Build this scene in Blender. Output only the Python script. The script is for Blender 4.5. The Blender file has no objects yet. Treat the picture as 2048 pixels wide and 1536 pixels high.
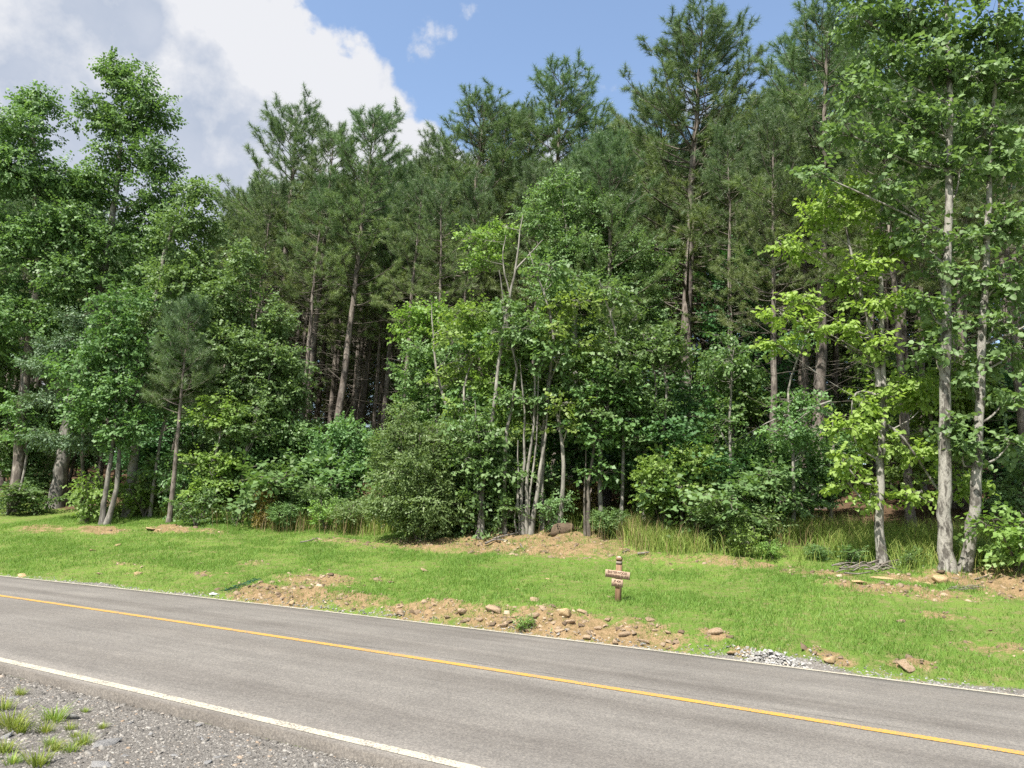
import bpy, math
import numpy as np
from mathutils import Matrix, Vector

scene = bpy.context.scene
COL = scene.collection
R = math.radians

# ------------------------------------------------------------------ camera, sky, sun, exposure
CAM_H, PITCH, ROLL, FPX = 1.6, R(10.5), R(2.8), 1547.0
cd = bpy.data.cameras.new('camera')
cam = bpy.data.objects.new('camera', cd)
COL.objects.link(cam)
cd.sensor_width = 36.0
cd.lens = 36.0 * FPX / 2048.0
cd.clip_end = 4000
cam.matrix_world = (Matrix.Translation((0, 0, CAM_H)) @ Matrix.Rotation(R(90) + PITCH, 4, 'X')
                    @ Matrix.Rotation(ROLL, 4, 'Z'))
scene.camera = cam


def ray(px, py):
    """direction through a pixel of the 2048 x 1536 photograph"""
    x = (px - 1024) / FPX
    y = -(py - 768) / FPX
    c, s = math.cos(ROLL), math.sin(ROLL)
    xr, yr = c * x - s * y, s * x + c * y
    return np.array([xr, math.cos(PITCH) - yr * math.sin(PITCH), math.sin(PITCH) + yr * math.cos(PITCH)])


def at(px, py, Y):
    d = ray(px, py)
    return np.array([0, 0, CAM_H]) + d * (Y / d[1])


def project(P):
    """world points (N,3) -> photograph pixels"""
    P = np.asarray(P, float) - np.array([0, 0, CAM_H])
    fw = P[:, 1] * math.cos(PITCH) + P[:, 2] * math.sin(PITCH)
    up = -P[:, 1] * math.sin(PITCH) + P[:, 2] * math.cos(PITCH)
    x, y = P[:, 0] / fw, up / fw
    c, s = math.cos(ROLL), math.sin(ROLL)
    return 1024 + FPX * (c * x + s * y), 768 - FPX * (-s * x + c * y), fw


SUN_EL, SUN_AZ = R(56), R(-146)          # azimuth measured from +Y towards +X
sun_dir = np.array([math.sin(SUN_AZ) * math.cos(SUN_EL), math.cos(SUN_AZ) * math.cos(SUN_EL), math.sin(SUN_EL)])
sl = bpy.data.lights.new('sun', 'SUN')
sl.energy = 4.0
sl.angle = R(0.53)
sl.color = (1.0, 0.95, 0.86)
so = bpy.data.objects.new('sun', sl)
COL.objects.link(so)
so.rotation_euler = Vector(tuple(-sun_dir)).to_track_quat('-Z', 'Y').to_euler()

world = bpy.data.worlds.new('World')
scene.world = world
world.use_nodes = True


def cloud_world():
    nt = world.node_tree
    nt.nodes.clear()
    N, L = nt.nodes.new, nt.links.new
    out = N('ShaderNodeOutputWorld')
    bg = N('ShaderNodeBackground')
    bg.inputs['Strength'].default_value = 0.104
    L(bg.outputs[0], out.inputs[0])
    sky = N('ShaderNodeTexSky')
    sky.sky_type = 'NISHITA'
    sky.sun_disc = False
    sky.sun_elevation = SUN_EL
    sky.sun_rotation = SUN_AZ
    sky.air_density = 1.15
    sky.dust_density = 2.2
    sky.ozone_density = 1.3
    tc = N('ShaderNodeTexCoord')

    # one node group: how much cloud lies in a direction
    g = bpy.data.node_groups.new('cloud_field', 'ShaderNodeTree')
    g.interface.new_socket('dir', in_out='INPUT', socket_type='NodeSocketVector')
    g.interface.new_socket('field', in_out='OUTPUT', socket_type='NodeSocketFloat')
    gi, go = g.nodes.new('NodeGroupInput'), g.nodes.new('NodeGroupOutput')
    gn, gl = g.nodes.new, g.links.new
    nz = gn('ShaderNodeTexNoise')
    nz.inputs['Scale'].default_value = 5.0
    nz.inputs['Detail'].default_value = 9.0
    nz.inputs['Roughness'].default_value = 0.56
    gl(gi.outputs[0], nz.inputs['Vector'])
    nz2 = gn('ShaderNodeTexNoise')
    nz2.inputs['Scale'].default_value = 15.0
    nz2.inputs['Detail'].default_value = 6.0
    nz2.inputs['Roughness'].default_value = 0.6
    gl(gi.outputs[0], nz2.inputs['Vector'])
    # cloud masses: pixel, angular radius; the last ones lie all round, out of this view
    masses = []
    for px, py, rad in [(40, 40, .22), (215, 70, .12), (375, 40, .02), (120, 300, .30), (320, 270, .13), (440, 215, .06), (520, 320, .12), (640, 375, .12),
                        (745, 265, .035), (600, 250, .03), (650, 285, .05), (700, 440, .13), (800, 420, .09), (885, 320, .01), (850, 350, .03), (812, 70, -.045), (818, 130, -.05),
                        (-300, 200, .4)]:
        d = ray(px, py)
        masses.append((d / np.linalg.norm(d), rad))
    for az, el, rad in [(100, 30, .22), (130, 45, .25), (165, 28, .35), (200, 50, .25), (240, 30, .4), (285, 40, .3), (70, 62, .2), (310, 65, .2)]:
        a, e = R(az), R(el)
        masses.append((np.array([math.sin(a) * math.cos(e), math.cos(a) * math.cos(e), math.sin(e)]), rad))
    nw = gn('ShaderNodeTexNoise')
    nw.inputs['Scale'].default_value = 9.0
    nw.inputs['Detail'].default_value = 5.0
    gl(gi.outputs[0], nw.inputs['Vector'])
    sb = gn('ShaderNodeVectorMath')
    sb.operation = 'SUBTRACT'
    gl(nw.outputs[1], sb.inputs[0])
    sb.inputs[1].default_value = (.5, .5, .5)
    wv = gn('ShaderNodeVectorMath')
    wv.operation = 'MULTIPLY_ADD'
    gl(sb.outputs[0], wv.inputs[0])
    wv.inputs[1].default_value = (.17, .17, .17)
    gl(gi.outputs[0], wv.inputs[2])
    prev = None
    for d, rad in masses:
        di = gn('ShaderNodeVectorMath')
        di.operation = 'DISTANCE'
        gl(wv.outputs[0], di.inputs[0])
        di.inputs[1].default_value = tuple(d)
        mr = gn('ShaderNodeMapRange')
        mr.inputs['From Min'].default_value = rad + 0.075
        mr.inputs['From Max'].default_value = rad - 0.045
        gl(di.outputs['Value'], mr.inputs['Value'])
        if prev is None:
            prev = mr.outputs[0]
        else:
            mx = gn('ShaderNodeMath')
            mx.operation = 'SMOOTH_MAX'
            mx.inputs[2].default_value = 0.2
            gl(prev, mx.inputs[0])
            gl(mr.outputs[0], mx.inputs[1])
            prev = mx.outputs[0]
    m1 = gn('ShaderNodeMath')
    m1.operation = 'MULTIPLY_ADD'
    gl(nz.outputs[0], m1.inputs[0])
    m1.inputs[1].default_value = 1.5
    m1.inputs[2].default_value = -1.32
    m2 = gn('ShaderNodeMath')
    m2.operation = 'MULTIPLY_ADD'
    gl(nz2.outputs[0], m2.inputs[0])
    m2.inputs[1].default_value = 0.85
    gl(m1.outputs[0], m2.inputs[2])
    m3 = gn('ShaderNodeMath')
    m3.operation = 'ADD'
    gl(prev, m3.inputs[0])
    gl(m2.outputs[0], m3.inputs[1])
    gl(m3.outputs[0], go.inputs[0])

    f0 = N('ShaderNodeGroup')
    f0.node_tree = g
    L(tc.outputs['Generated'], f0.inputs[0])
    # a second sample towards the light gives the cloud its bright and dull sides
    off = N('ShaderNodeVectorMath')
    off.operation = 'ADD'
    L(tc.outputs['Generated'], off.inputs[0])
    off.inputs[1].default_value = (0.045, -0.005, 0.05)
    f1 = N('ShaderNodeGroup')
    f1.node_tree = g
    L(off.outputs[0], f1.inputs[0])
    alpha = N('ShaderNodeMapRange')
    alpha.interpolation_type = 'SMOOTHSTEP'
    alpha.inputs['From Min'].default_value = 0.20
    alpha.inputs['From Max'].default_value = 0.40
    L(f0.outputs[0], alpha.inputs['Value'])
    dif = N('ShaderNodeMath')
    dif.operation = 'SUBTRACT'
    L(f0.outputs[0], dif.inputs[0])
    L(f1.outputs[0], dif.inputs[1])
    lit = N('ShaderNodeMapRange')
    lit.inputs['From Min'].default_value = -0.08
    lit.inputs['From Max'].default_value = 0.30
    L(dif.outputs[0], lit.inputs['Value'])
    thick = N('ShaderNodeMapRange')
    thick.inputs['From Min'].default_value = 0.5
    thick.inputs['From Max'].default_value = 1.25
    L(f0.outputs[0], thick.inputs['Value'])
    ccol = N('ShaderNodeMix')
    ccol.data_type = 'RGBA'
    ccol.inputs[6].default_value = (2.55, 2.72, 3.1, 1)
    ccol.inputs[7].default_value = (1.8, 2.08, 2.6, 1)
    L(thick.outputs[0], ccol.inputs[0])
    ccol2 = N('ShaderNodeMix')
    ccol2.data_type = 'RGBA'
    L(lit.outputs[0], ccol2.inputs[0])
    L(ccol.outputs[2], ccol2.inputs[6])
    ccol2.inputs[7].default_value = (3.3, 3.35, 3.5, 1)
    mix = N('ShaderNodeMix')
    mix.data_type = 'RGBA'
    L(alpha.outputs[0], mix.inputs[0])
    L(sky.outputs[0], mix.inputs[6])
    L(ccol2.outputs[2], mix.inputs[7])
    L(mix.outputs[2], bg.inputs['Color'])


cloud_world()
vs = scene.view_settings
vs.view_transform = 'Standard'
vs.look = 'None'
vs.gamma = 1.0
vs.exposure = 1.32
vs.use_curve_mapping = False
cy = scene.cycles
cy.max_bounces = 8
cy.diffuse_bounces = 4
cy.glossy_bounces = 2
cy.transmission_bounces = 4
cy.transparent_max_bounces = 4
cy.caustics_reflective = False
cy.caustics_refractive = False
cy.use_denoising = False
cy.sample_clamp_indirect = 6.0


# ------------------------------------------------------------------ helpers
def tag(o, label=None, category=None, group=None, kind=None):
    for k, v in (('label', label), ('category', category), ('group', group), ('kind', kind)):
        if v:
            o[k] = v
    return o


def empty(name, loc):
    o = bpy.data.objects.new(name, None)
    o.location = tuple(float(v) for v in loc)
    o.empty_display_size = 0.3
    COL.objects.link(o)
    return o


def mesh_from(name, V, F, mat, var=None, smooth=False, attrs=None):
    """V (N,3), F (M,k) arrays of one polygon size, or a list of such arrays"""
    V = np.asarray(V, np.float32)
    Fs = F if isinstance(F, list) else [F]
    Fs = [np.asarray(f, np.int32) for f in Fs if len(f)]
    me = bpy.data.meshes.new(name)
    me.vertices.add(len(V))
    me.vertices.foreach_set('co', V.ravel())
    idx = np.concatenate([f.ravel() for f in Fs])
    tot = np.concatenate([np.full(len(f), f.shape[1], np.int32) for f in Fs])
    start = np.concatenate([[0], np.cumsum(tot)[:-1]]).astype(np.int32)
    me.loops.add(len(idx))
    me.loops.foreach_set('vertex_index', idx)
    me.polygons.add(len(tot))
    me.polygons.foreach_set('loop_start', start)
    if smooth:
        me.polygons.foreach_set('use_smooth', np.ones(len(tot), bool))
    me.update(calc_edges=True)
    al = dict(attrs or {})
    if var is not None:
        al['var'] = var
    for k, a in al.items():
        at_ = me.attributes.new(k, 'FLOAT', 'POINT')
        at_.data.foreach_set('value', np.asarray(a, np.float32))
    if mat is not None:
        me.materials.append(mat)
    return me


def obj(name, me, parent=None, loc=None):
    o = bpy.data.objects.new(name, me)
    COL.objects.link(o)
    if parent is not None:
        o.parent = parent
    if loc is not None:
        o.location = tuple(float(v) for v in loc)
    return o


def copy_tree(src, loc, rotz=0.0, scale=1.0, tilt=None):
    r = src.copy()
    COL.objects.link(r)
    place(r, loc, rotz, scale, tilt)
    for ch in src.children:
        c = ch.copy()
        COL.objects.link(c)
        c.parent = r
    return r


def place(r, loc, rotz=0.0, scale=1.0, tilt=None):
    q = Matrix.Rotation(rotz, 3, 'Z')
    if tilt is not None:
        q = Vector((0, 0, 1)).rotation_difference(Vector(tuple(float(v) for v in tilt))).to_matrix() @ q
    r.rotation_euler = q.to_euler()
    r.location = tuple(float(v) for v in loc)
    r.scale = scale if isinstance(scale, tuple) else (scale, scale, scale)


def unit(v):
    v = np.asarray(v, float)
    return v / (np.linalg.norm(v, axis=-1, keepdims=True) + 1e-9)


class Acc:
    """collects quads"""
    def __init__(self):
        self.V, self.F, self.A, self.n = [], [], [], 0

    def add(self, V, F, a=None):
        V = np.asarray(V, float)
        self.V.append(V)
        self.F.append(np.asarray(F, int) + self.n)
        self.A.append(np.full(len(V), 0.5) if a is None else np.asarray(a, float))
        self.n += len(V)

    def tube(self, P, rad, sides=6, a=None):
        P = np.asarray(P, float)
        m = len(P)
        rad = np.broadcast_to(np.asarray(rad, float), (m,))
        T = unit(np.gradient(P, axis=0))
        ref = np.array([1.0, 0, 0]) if abs(T[0, 0]) < 0.8 else np.array([0, 1.0, 0])
        X = unit(np.cross(T, ref))
        Y = np.cross(T, X)
        an = np.linspace(0, 2 * math.pi, sides, endpoint=False)
        ring = P[:, None, :] + rad[:, None, None] * (np.cos(an)[None, :, None] * X[:, None, :] + np.sin(an)[None, :, None] * Y[:, None, :])
        i = np.arange(m - 1)[:, None] * sides
        j = np.arange(sides)[None, :]
        j2 = (j + 1) % sides
        F = np.stack([i + j, i + j2, i + sides + j2, i + sides + j], -1).reshape(-1, 4)
        self.add(ring.reshape(-1, 3), F, a)

    def mesh(self, name, mat, smooth=True, origin=None):
        if not self.V:
            return None
        V = np.concatenate(self.V)
        if origin is not None:
            V = V - np.asarray(origin)
        return mesh_from(name, V, np.concatenate(self.F), mat, np.concatenate(self.A), smooth)


_lat = np.random.default_rng(5).random((256, 256))


def vnoise(x, y):
    x, y = np.asarray(x, float), np.asarray(y, float)
    xi, yi = np.floor(x).astype(int), np.floor(y).astype(int)
    fx, fy = x - xi, y - yi
    fx, fy = fx * fx * (3 - 2 * fx), fy * fy * (3 - 2 * fy)
    g = lambda i, j: _lat[i % 256, j % 256]
    return ((g(xi, yi) * (1 - fx) + g(xi + 1, yi) * fx) * (1 - fy) + (g(xi, yi + 1) * (1 - fx) + g(xi + 1, yi + 1) * fx) * fy)


def fbm(x, y, o=3):
    s, a, t = 0, 1.0, 0
    for k in range(o):
        s = s + a * vnoise(x * 2 ** k + 17.3 * k, y * 2 ** k + 9.1 * k)
        t += a
        a *= 0.5
    return s / t


def sstep(a, b, x):
    t = np.clip((np.asarray(x, float) - a) / (b - a), 0, 1)
    return t * t * (3 - 2 * t)


# ------------------------------------------------------------------ road geometry in plan
ANG = R(-33)
CA, SA = math.cos(ANG), math.sin(ANG)


def _q(c, u, lo, hi):
    uc = np.clip(u, lo, hi)
    return np.polyval(c, uc) + np.polyval(np.polyder(c), uc) * (u - uc)


def n_yel(u):
    return _q(np.array([-2.108e-3, 3.074e-2, 7.683]), np.asarray(u, float), -30, 10)


def n_near(u):
    return n_yel(u) - 2.97


def n_far(u):
    u = np.asarray(u, float)
    uc = np.clip(u, -19, 3)
    return np.polyval([-3.886e-3, 4.731e-2, 11.014], uc) + n_yel(u) - n_yel(uc)


def uv_of(x, y):
    return np.asarray(x) * CA + np.asarray(y) * SA, -np.asarray(x) * SA + np.asarray(y) * CA


def xy_of(u, n):
    return u * CA - n * SA, u * SA + n * CA


def road_z(u, n):
    w = np.clip((n - n_yel(u)) / 3.0, -1.2, 1.2)
    return 0.05 * (1 - np.abs(w) ** 1.5)


EDGE_NEAR = 0.15      # asphalt beyond the near white line
EDGE_FAR = 0.10


def height0(x, y):
    u, n = uv_of(x, y)
    s = n - n_far(u)
    d = n_near(u) - EDGE_NEAR - n                       # distance on the near side
    bank = 0.2 * np.clip(s - 0.15, 0, None)
    bank = np.where(bank > 5, 5 + (bank - 5) * 0.35, bank)
    bank = np.minimum(bank, 16)
    cut = np.exp(-((u + 6.2) / 4.2) ** 2) * sstep(0.15, 0.85, s) * (1 - sstep(1.0, 4.5, s)) * 0.20
    lump = (fbm(u * 0.35 + 40, n * 0.35, 3) - 0.5) * 0.35 * sstep(1.0, 5.0, s)
    mid = -0.09
    near = -0.07 - 0.02 * np.clip(d, 0, 2.0) - 0.05 * np.clip(d - 20, 0, 60) + (fbm(u * 1.1, n * 1.1, 2) - 0.5) * 0.05 * sstep(0.1, 0.5, d)
    z = np.where(s > EDGE_FAR, -0.03 + bank + cut + lump + 0.03 * sstep(0.1, 0.4, s), mid)
    z = np.where(d > 0, near, z)
    return z


def hit(px, py, H=None):
    H = H or height0
    d = ray(px, py)
    t = np.concatenate([np.arange(4, 60, 0.02)])
    P = np.array([0, 0, CAM_H])[None] + d[None] * t[:, None]
    below = P[:, 2] < H(P[:, 0], P[:, 1])
    i = int(np.argmax(below)) if below.any() else len(t) - 1
    return P[i]


# bare earth: pixel, half-size along the road, half-size across, strength
SOIL = []
for px, py, a, b, w in [(560, 1190, 2.0, .75, 1), (640, 1163, 1.5, .6, .9), (700, 1200, 1.3, .5, .8), (830, 1225, 1.0, .4, .9), (880, 1218, .7, .4, 1),
                        (985, 1243, .9, .35, 1), (1080, 1252, .9, .4, 1), (1160, 1258, 1.0, .42, 1), (1240, 1278, .8, .35, 1), (1325, 1285, .5, .25, .8), (1110, 1240, 1.9, .55, .75), (930, 1232, 1.6, .5, .7), (1280, 1270, 1.2, .5, .75),
                        (1090, 1224, .8, .3, .8), (1060, 1092, 3.4, 1.5, 1), (880, 1092, 2.2, .8, .9), (1170, 1085, 1.8, .9, .8),
                        (1790, 1180, 1.6, .7, 1), (2000, 1165, 1.7, 1.3, 1), (2080, 1180, 1.7, 1.3, 1), (1480, 1125, 1.6, .6, .75), (1630, 1150, 1.2, .6, .85),
                        (205, 1062, 1.6, .7, .95), (335, 1060, 1.3, .5, 1), (420, 1063, 1.0, .35, .7), (1820, 1328, .4, .22, 1), (1660, 1318, .45, .2, .9),
                        (1430, 1268, .35, .22, .9), (1500, 1310, .4, .2, .8), (1255, 1105, .8, .4, .8), (90, 1058, 2.2, .7, .7), (700, 1085, 2.0, .5, .6),
                        (400, 1150, .6, .25, .7), (250, 1130, .8, .3, .6), (1870, 1165, 1.2, .6, 1), (1880, 1235, .5, .2, .7), (2010, 1300, .8, .4, .7),
                        (500, 1128, .6, .3, .6), (760, 1160, .5, .25, .7), (1330, 1120, 1.6, .5, .6)]:
    p = hit(px, py)
    SOIL.append((*uv_of(p[0], p[1]), a, b, w))


def soil_at(x, y):
    u, n = uv_of(x, y)
    f = np.zeros_like(np.asarray(u, float))
    for u0, n0, a, b, w in SOIL:
        r = np.sqrt(((u - u0) / a) ** 2 + ((n - n0) / b) ** 2)
        f = np.maximum(f, w * (1 - sstep(0.35, 1.2, r)))
    return f


_m = hit(1068, 1075)
MOUND = uv_of(_m[0], _m[1])


def height(x, y):
    u, n = uv_of(x, y)
    z = height0(x, y)
    s = n - n_far(u)
    so_ = soil_at(x, y)
    z = z + np.where(s > 0.2, so_ * ((fbm(u * 2.6 + 3, n * 2.6, 3) - 0.42) * 0.3 + (fbm(u * 7 + 9, n * 7, 2) - .5) * .12), 0)
    z = z + 0.16 * np.exp(-(((u - MOUND[0]) / 1.6) ** 2 + ((n - MOUND[1]) / 0.8) ** 2))
    return z


def ground(px, py):
    return hit(px, py, height)


# ------------------------------------------------------------------ materials
def new_mat(name):
    m = bpy.data.materials.new(name)
    m.use_nodes = True
    nt = m.node_tree
    nt.nodes.clear()
    out = nt.nodes.new('ShaderNodeOutputMaterial')
    return m, nt, out


def node(nt, t, **kw):
    n = nt.nodes.new(t)
    for k, v in kw.items():
        if isinstance(k, str) and hasattr(n, k):
            setattr(n, k, v)
    return n


def noise(nt, scale, detail=4.0, rough=0.55, vec=None, dist=0.0):
    n = nt.nodes.new('ShaderNodeTexNoise')
    n.inputs['Scale'].default_value = scale
    n.inputs['Detail'].default_value = detail
    n.inputs['Roughness'].default_value = rough
    n.inputs['Distortion'].default_value = dist
    if vec is not None:
        nt.links.new(vec, n.inputs['Vector'])
    return n.outputs[0]


def ramp(nt, fac, stops):
    n = nt.nodes.new('ShaderNodeValToRGB')
    cr = n.color_ramp
    while len(cr.elements) < len(stops):
        cr.elements.new(0.5)
    for e, (p, c) in zip(cr.elements, stops):
        e.position = p
        e.color = (*c, 1) if len(c) == 3 else c
    nt.links.new(fac, n.inputs[0])
    return n.outputs[0]


def mixc(nt, fac, a, b, mode='MIX'):
    n = nt.nodes.new('ShaderNodeMix')
    n.data_type = 'RGBA'
    n.blend_type = mode
    for sock, v in ((n.inputs[0], fac), (n.inputs[6], a), (n.inputs[7], b)):
        if isinstance(v, (int, float)):
            sock.default_value = v
        elif isinstance(v, tuple):
            sock.default_value = (*v, 1)
        else:
            nt.links.new(v, sock)
    return n.outputs[2]


def mth(nt, op, a, b=0.0, c=0.0):
    n = nt.nodes.new('ShaderNodeMath')
    n.operation = op
    for i, v in enumerate((a, b, c)):
        if isinstance(v, (int, float)):
            n.inputs[i].default_value = v
        else:
            nt.links.new(v, n.inputs[i])
    return n.outputs[0]


def attr(nt, name):
    n = nt.nodes.new('ShaderNodeAttribute')
    n.attribute_name = name
    return n.outputs['Fac']


def bsdf(nt, out, col, rough=0.8, spec=0.3, bump=None, bstr=0.3, bdist=0.02):
    p = nt.nodes.new('ShaderNodeBsdfPrincipled')
    if isinstance(col, tuple):
        p.inputs['Base Color'].default_value = (*col, 1)
    else:
        nt.links.new(col, p.inputs['Base Color'])
    p.inputs['Roughness'].default_value = rough
    p.inputs['Specular IOR Level'].default_value = spec
    if bump is not None:
        b = nt.nodes.new('ShaderNodeBump')
        b.inputs['Strength'].default_value = bstr
        b.inputs['Distance'].default_value = bdist
        nt.links.new(bump, b.inputs['Height'])
        nt.links.new(b.outputs[0], p.inputs['Normal'])
    nt.links.new(p.outputs[0], out.inputs[0])
    return p


def leaf_mat(name, dark, mid, light, trans=0.35, rough=0.5, spec=0.36, tint=1.25):
    m, nt, out = new_mat(name)
    v = attr(nt, 'var')
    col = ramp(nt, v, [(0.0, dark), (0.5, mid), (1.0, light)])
    oi = nt.nodes.new('ShaderNodeObjectInfo')
    hs = nt.nodes.new('ShaderNodeHueSaturation')
    nt.links.new(col, hs.inputs['Color'])
    nt.links.new(mth(nt, 'MULTIPLY_ADD', oi.outputs['Random'], 0.03, 0.485), hs.inputs['Hue'])
    nt.links.new(mth(nt, 'MULTIPLY_ADD', oi.outputs['Random'], 0.24, 0.9), hs.inputs['Value'])
    p = bsdf(nt, out, hs.outputs[0], rough, spec)
    t = nt.nodes.new('ShaderNodeBsdfTranslucent')
    tc = mixc(nt, 1.0, hs.outputs[0], (tint, tint * 1.05, tint * 0.55), 'MULTIPLY')
    nt.links.new(tc, t.inputs['Color'])
    mx = nt.nodes.new('ShaderNodeMixShader')
    mx.inputs[0].default_value = trans
    nt.links.new(p.outputs[0], mx.inputs[1])
    nt.links.new(t.outputs[0], mx.inputs[2])
    nt.links.new(mx.outputs[0], out.inputs[0])
    return m


M = {}
M['poplar'] = leaf_mat('poplar_leaf', (0.076, 0.140, 0.049), (0.130, 0.227, 0.081), (0.205, 0.319, 0.130))
M['gum'] = leaf_mat('sweetgum_leaf', (0.092, 0.162, 0.059), (0.151, 0.254, 0.097), (0.227, 0.346, 0.146))
M['green'] = leaf_mat('understorey_leaf', (0.071, 0.130, 0.045), (0.121, 0.205, 0.069), (0.189, 0.286, 0.108))
M['dark'] = leaf_mat('oak_leaf', (0.039, 0.097, 0.032), (0.071, 0.157, 0.054), (0.113, 0.211, 0.081), 0.28)
M['yellow'] = leaf_mat('maple_leaf', (0.170, 0.285, 0.060), (0.255, 0.395, 0.090), (0.320, 0.460, 0.130), 0.42)
M['lime'] = leaf_mat('young_maple_leaf', (0.125, 0.210, 0.050), (0.190, 0.295, 0.075), (0.255, 0.365, 0.105), 0.4)
M['bush'] = leaf_mat('privet_leaf', (0.095, 0.165, 0.060), (0.155, 0.245, 0.090), (0.210, 0.305, 0.120))
M['cedar'] = leaf_mat('cedar_spray', (0.072, 0.117, 0.065), (0.117, 0.176, 0.098), (0.156, 0.221, 0.117), 0.2)
M['rust'] = leaf_mat('rusty_leaf', (.12, .09, .03), (.20, .15, .045), (.28, .2, .06), 0.35)
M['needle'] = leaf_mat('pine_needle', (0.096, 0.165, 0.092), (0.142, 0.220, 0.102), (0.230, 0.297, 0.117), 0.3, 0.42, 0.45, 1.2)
M['needle_young'] = leaf_mat('young_pine_needle', (0.085, 0.140, 0.075), (0.130, 0.195, 0.095), (0.180, 0.230, 0.100), 0.3, 0.42, 0.45, 1.15)
M['grass'] = leaf_mat('lawn_blade', (0.108, 0.190, 0.035), (0.164, 0.275, 0.055), (0.226, 0.335, 0.080), 0.35, 0.5, 0.2, 1.2)
M['weed'] = leaf_mat('weed_blade', (0.138, 0.203, 0.043), (0.244, 0.325, 0.072), (0.439, 0.390, 0.144), 0.35, 0.6, 0.2, 1.1)
M['straw'] = leaf_mat('straw_blade', (0.195, 0.147, 0.075), (0.285, 0.225, 0.112), (0.360, 0.300, 0.158), 0.25, 0.7, 0.15, 1.0)


def bark(name, a, b, c, sc=14, stretch=0.16, bstr=0.7):
    m, nt, out = new_mat(name)
    tc = nt.nodes.new('ShaderNodeTexCoord')
    mp = nt.nodes.new('ShaderNodeMapping')
    mp.inputs['Scale'].default_value = (1, 1, stretch)
    nt.links.new(tc.outputs['Object'], mp.inputs[0])
    n1 = noise(nt, sc, 5, 0.65, mp.outputs[0], 0.6)
    n2 = noise(nt, 2.2, 4, 0.6, tc.outputs['Object'], 1.0)
    col = ramp(nt, n1, [(0.33, a), (0.5, b), (0.66, c)])
    blot = ramp(nt, n2, [(0.38, (0.62, 0.62, 0.62)), (0.6, (1.15, 1.15, 1.12))])
    col = mixc(nt, 1.0, col, blot, 'MULTIPLY')
    bsdf(nt, out, col, 0.9, 0.15, n1, bstr, 0.03)
    return m


M['bark_pine'] = bark('pine_bark', (0.090, 0.074, 0.063), (0.176, 0.151, 0.135), (0.279, 0.252, 0.225), 11, 0.22)
M['bark_poplar'] = bark('poplar_bark', (0.089, 0.082, 0.071), (0.174, 0.163, 0.148), (0.278, 0.266, 0.244), 9, 0.3, 0.5)
M['bark_pale'] = bark('pale_bark', (0.140, 0.131, 0.115), (0.231, 0.219, 0.196), (0.309, 0.295, 0.267), 10, 0.4, 0.4)
M['bark_twig'] = bark('twig_bark', (0.076, 0.068, 0.056), (0.130, 0.116, 0.099), (0.199, 0.179, 0.154), 18, 0.3, 0.3)
M['dead'] = bark('dead_wood', (0.121, 0.104, 0.090), (0.198, 0.176, 0.154), (0.278, 0.255, 0.227), 20, 0.3, 0.3)


def blotchy(name, stops):
    """mottled lichen-grey bark of the twin trunks"""
    m, nt, out = new_mat(name)
    tc = nt.nodes.new('ShaderNodeTexCoord')
    mp = nt.nodes.new('ShaderNodeMapping')
    mp.inputs['Scale'].default_value = (1, 1, 0.45)
    nt.links.new(tc.outputs['Object'], mp.inputs[0])
    n1 = noise(nt, 7.0, 6, 0.72, mp.outputs[0], 0.5)
    n2 = noise(nt, 30, 3, 0.6, mp.outputs[0])
    col = ramp(nt, n1, stops)
    col = mixc(nt, 0.2, col, ramp(nt, n2, [(0.35, (.06, .055, .048)), (0.65, (.3, .285, .25))]))
    bsdf(nt, out, col, 0.9, 0.15, n2, 0.6, 0.02)
    return m


M['bark_lichen'] = blotchy('lichen_bark', [(0.41, (.055, .05, .043)), (0.46, (.11, .102, .09)), (0.50, (.27, .258, .23)), (0.7, (.36, .345, .31))])


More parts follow.
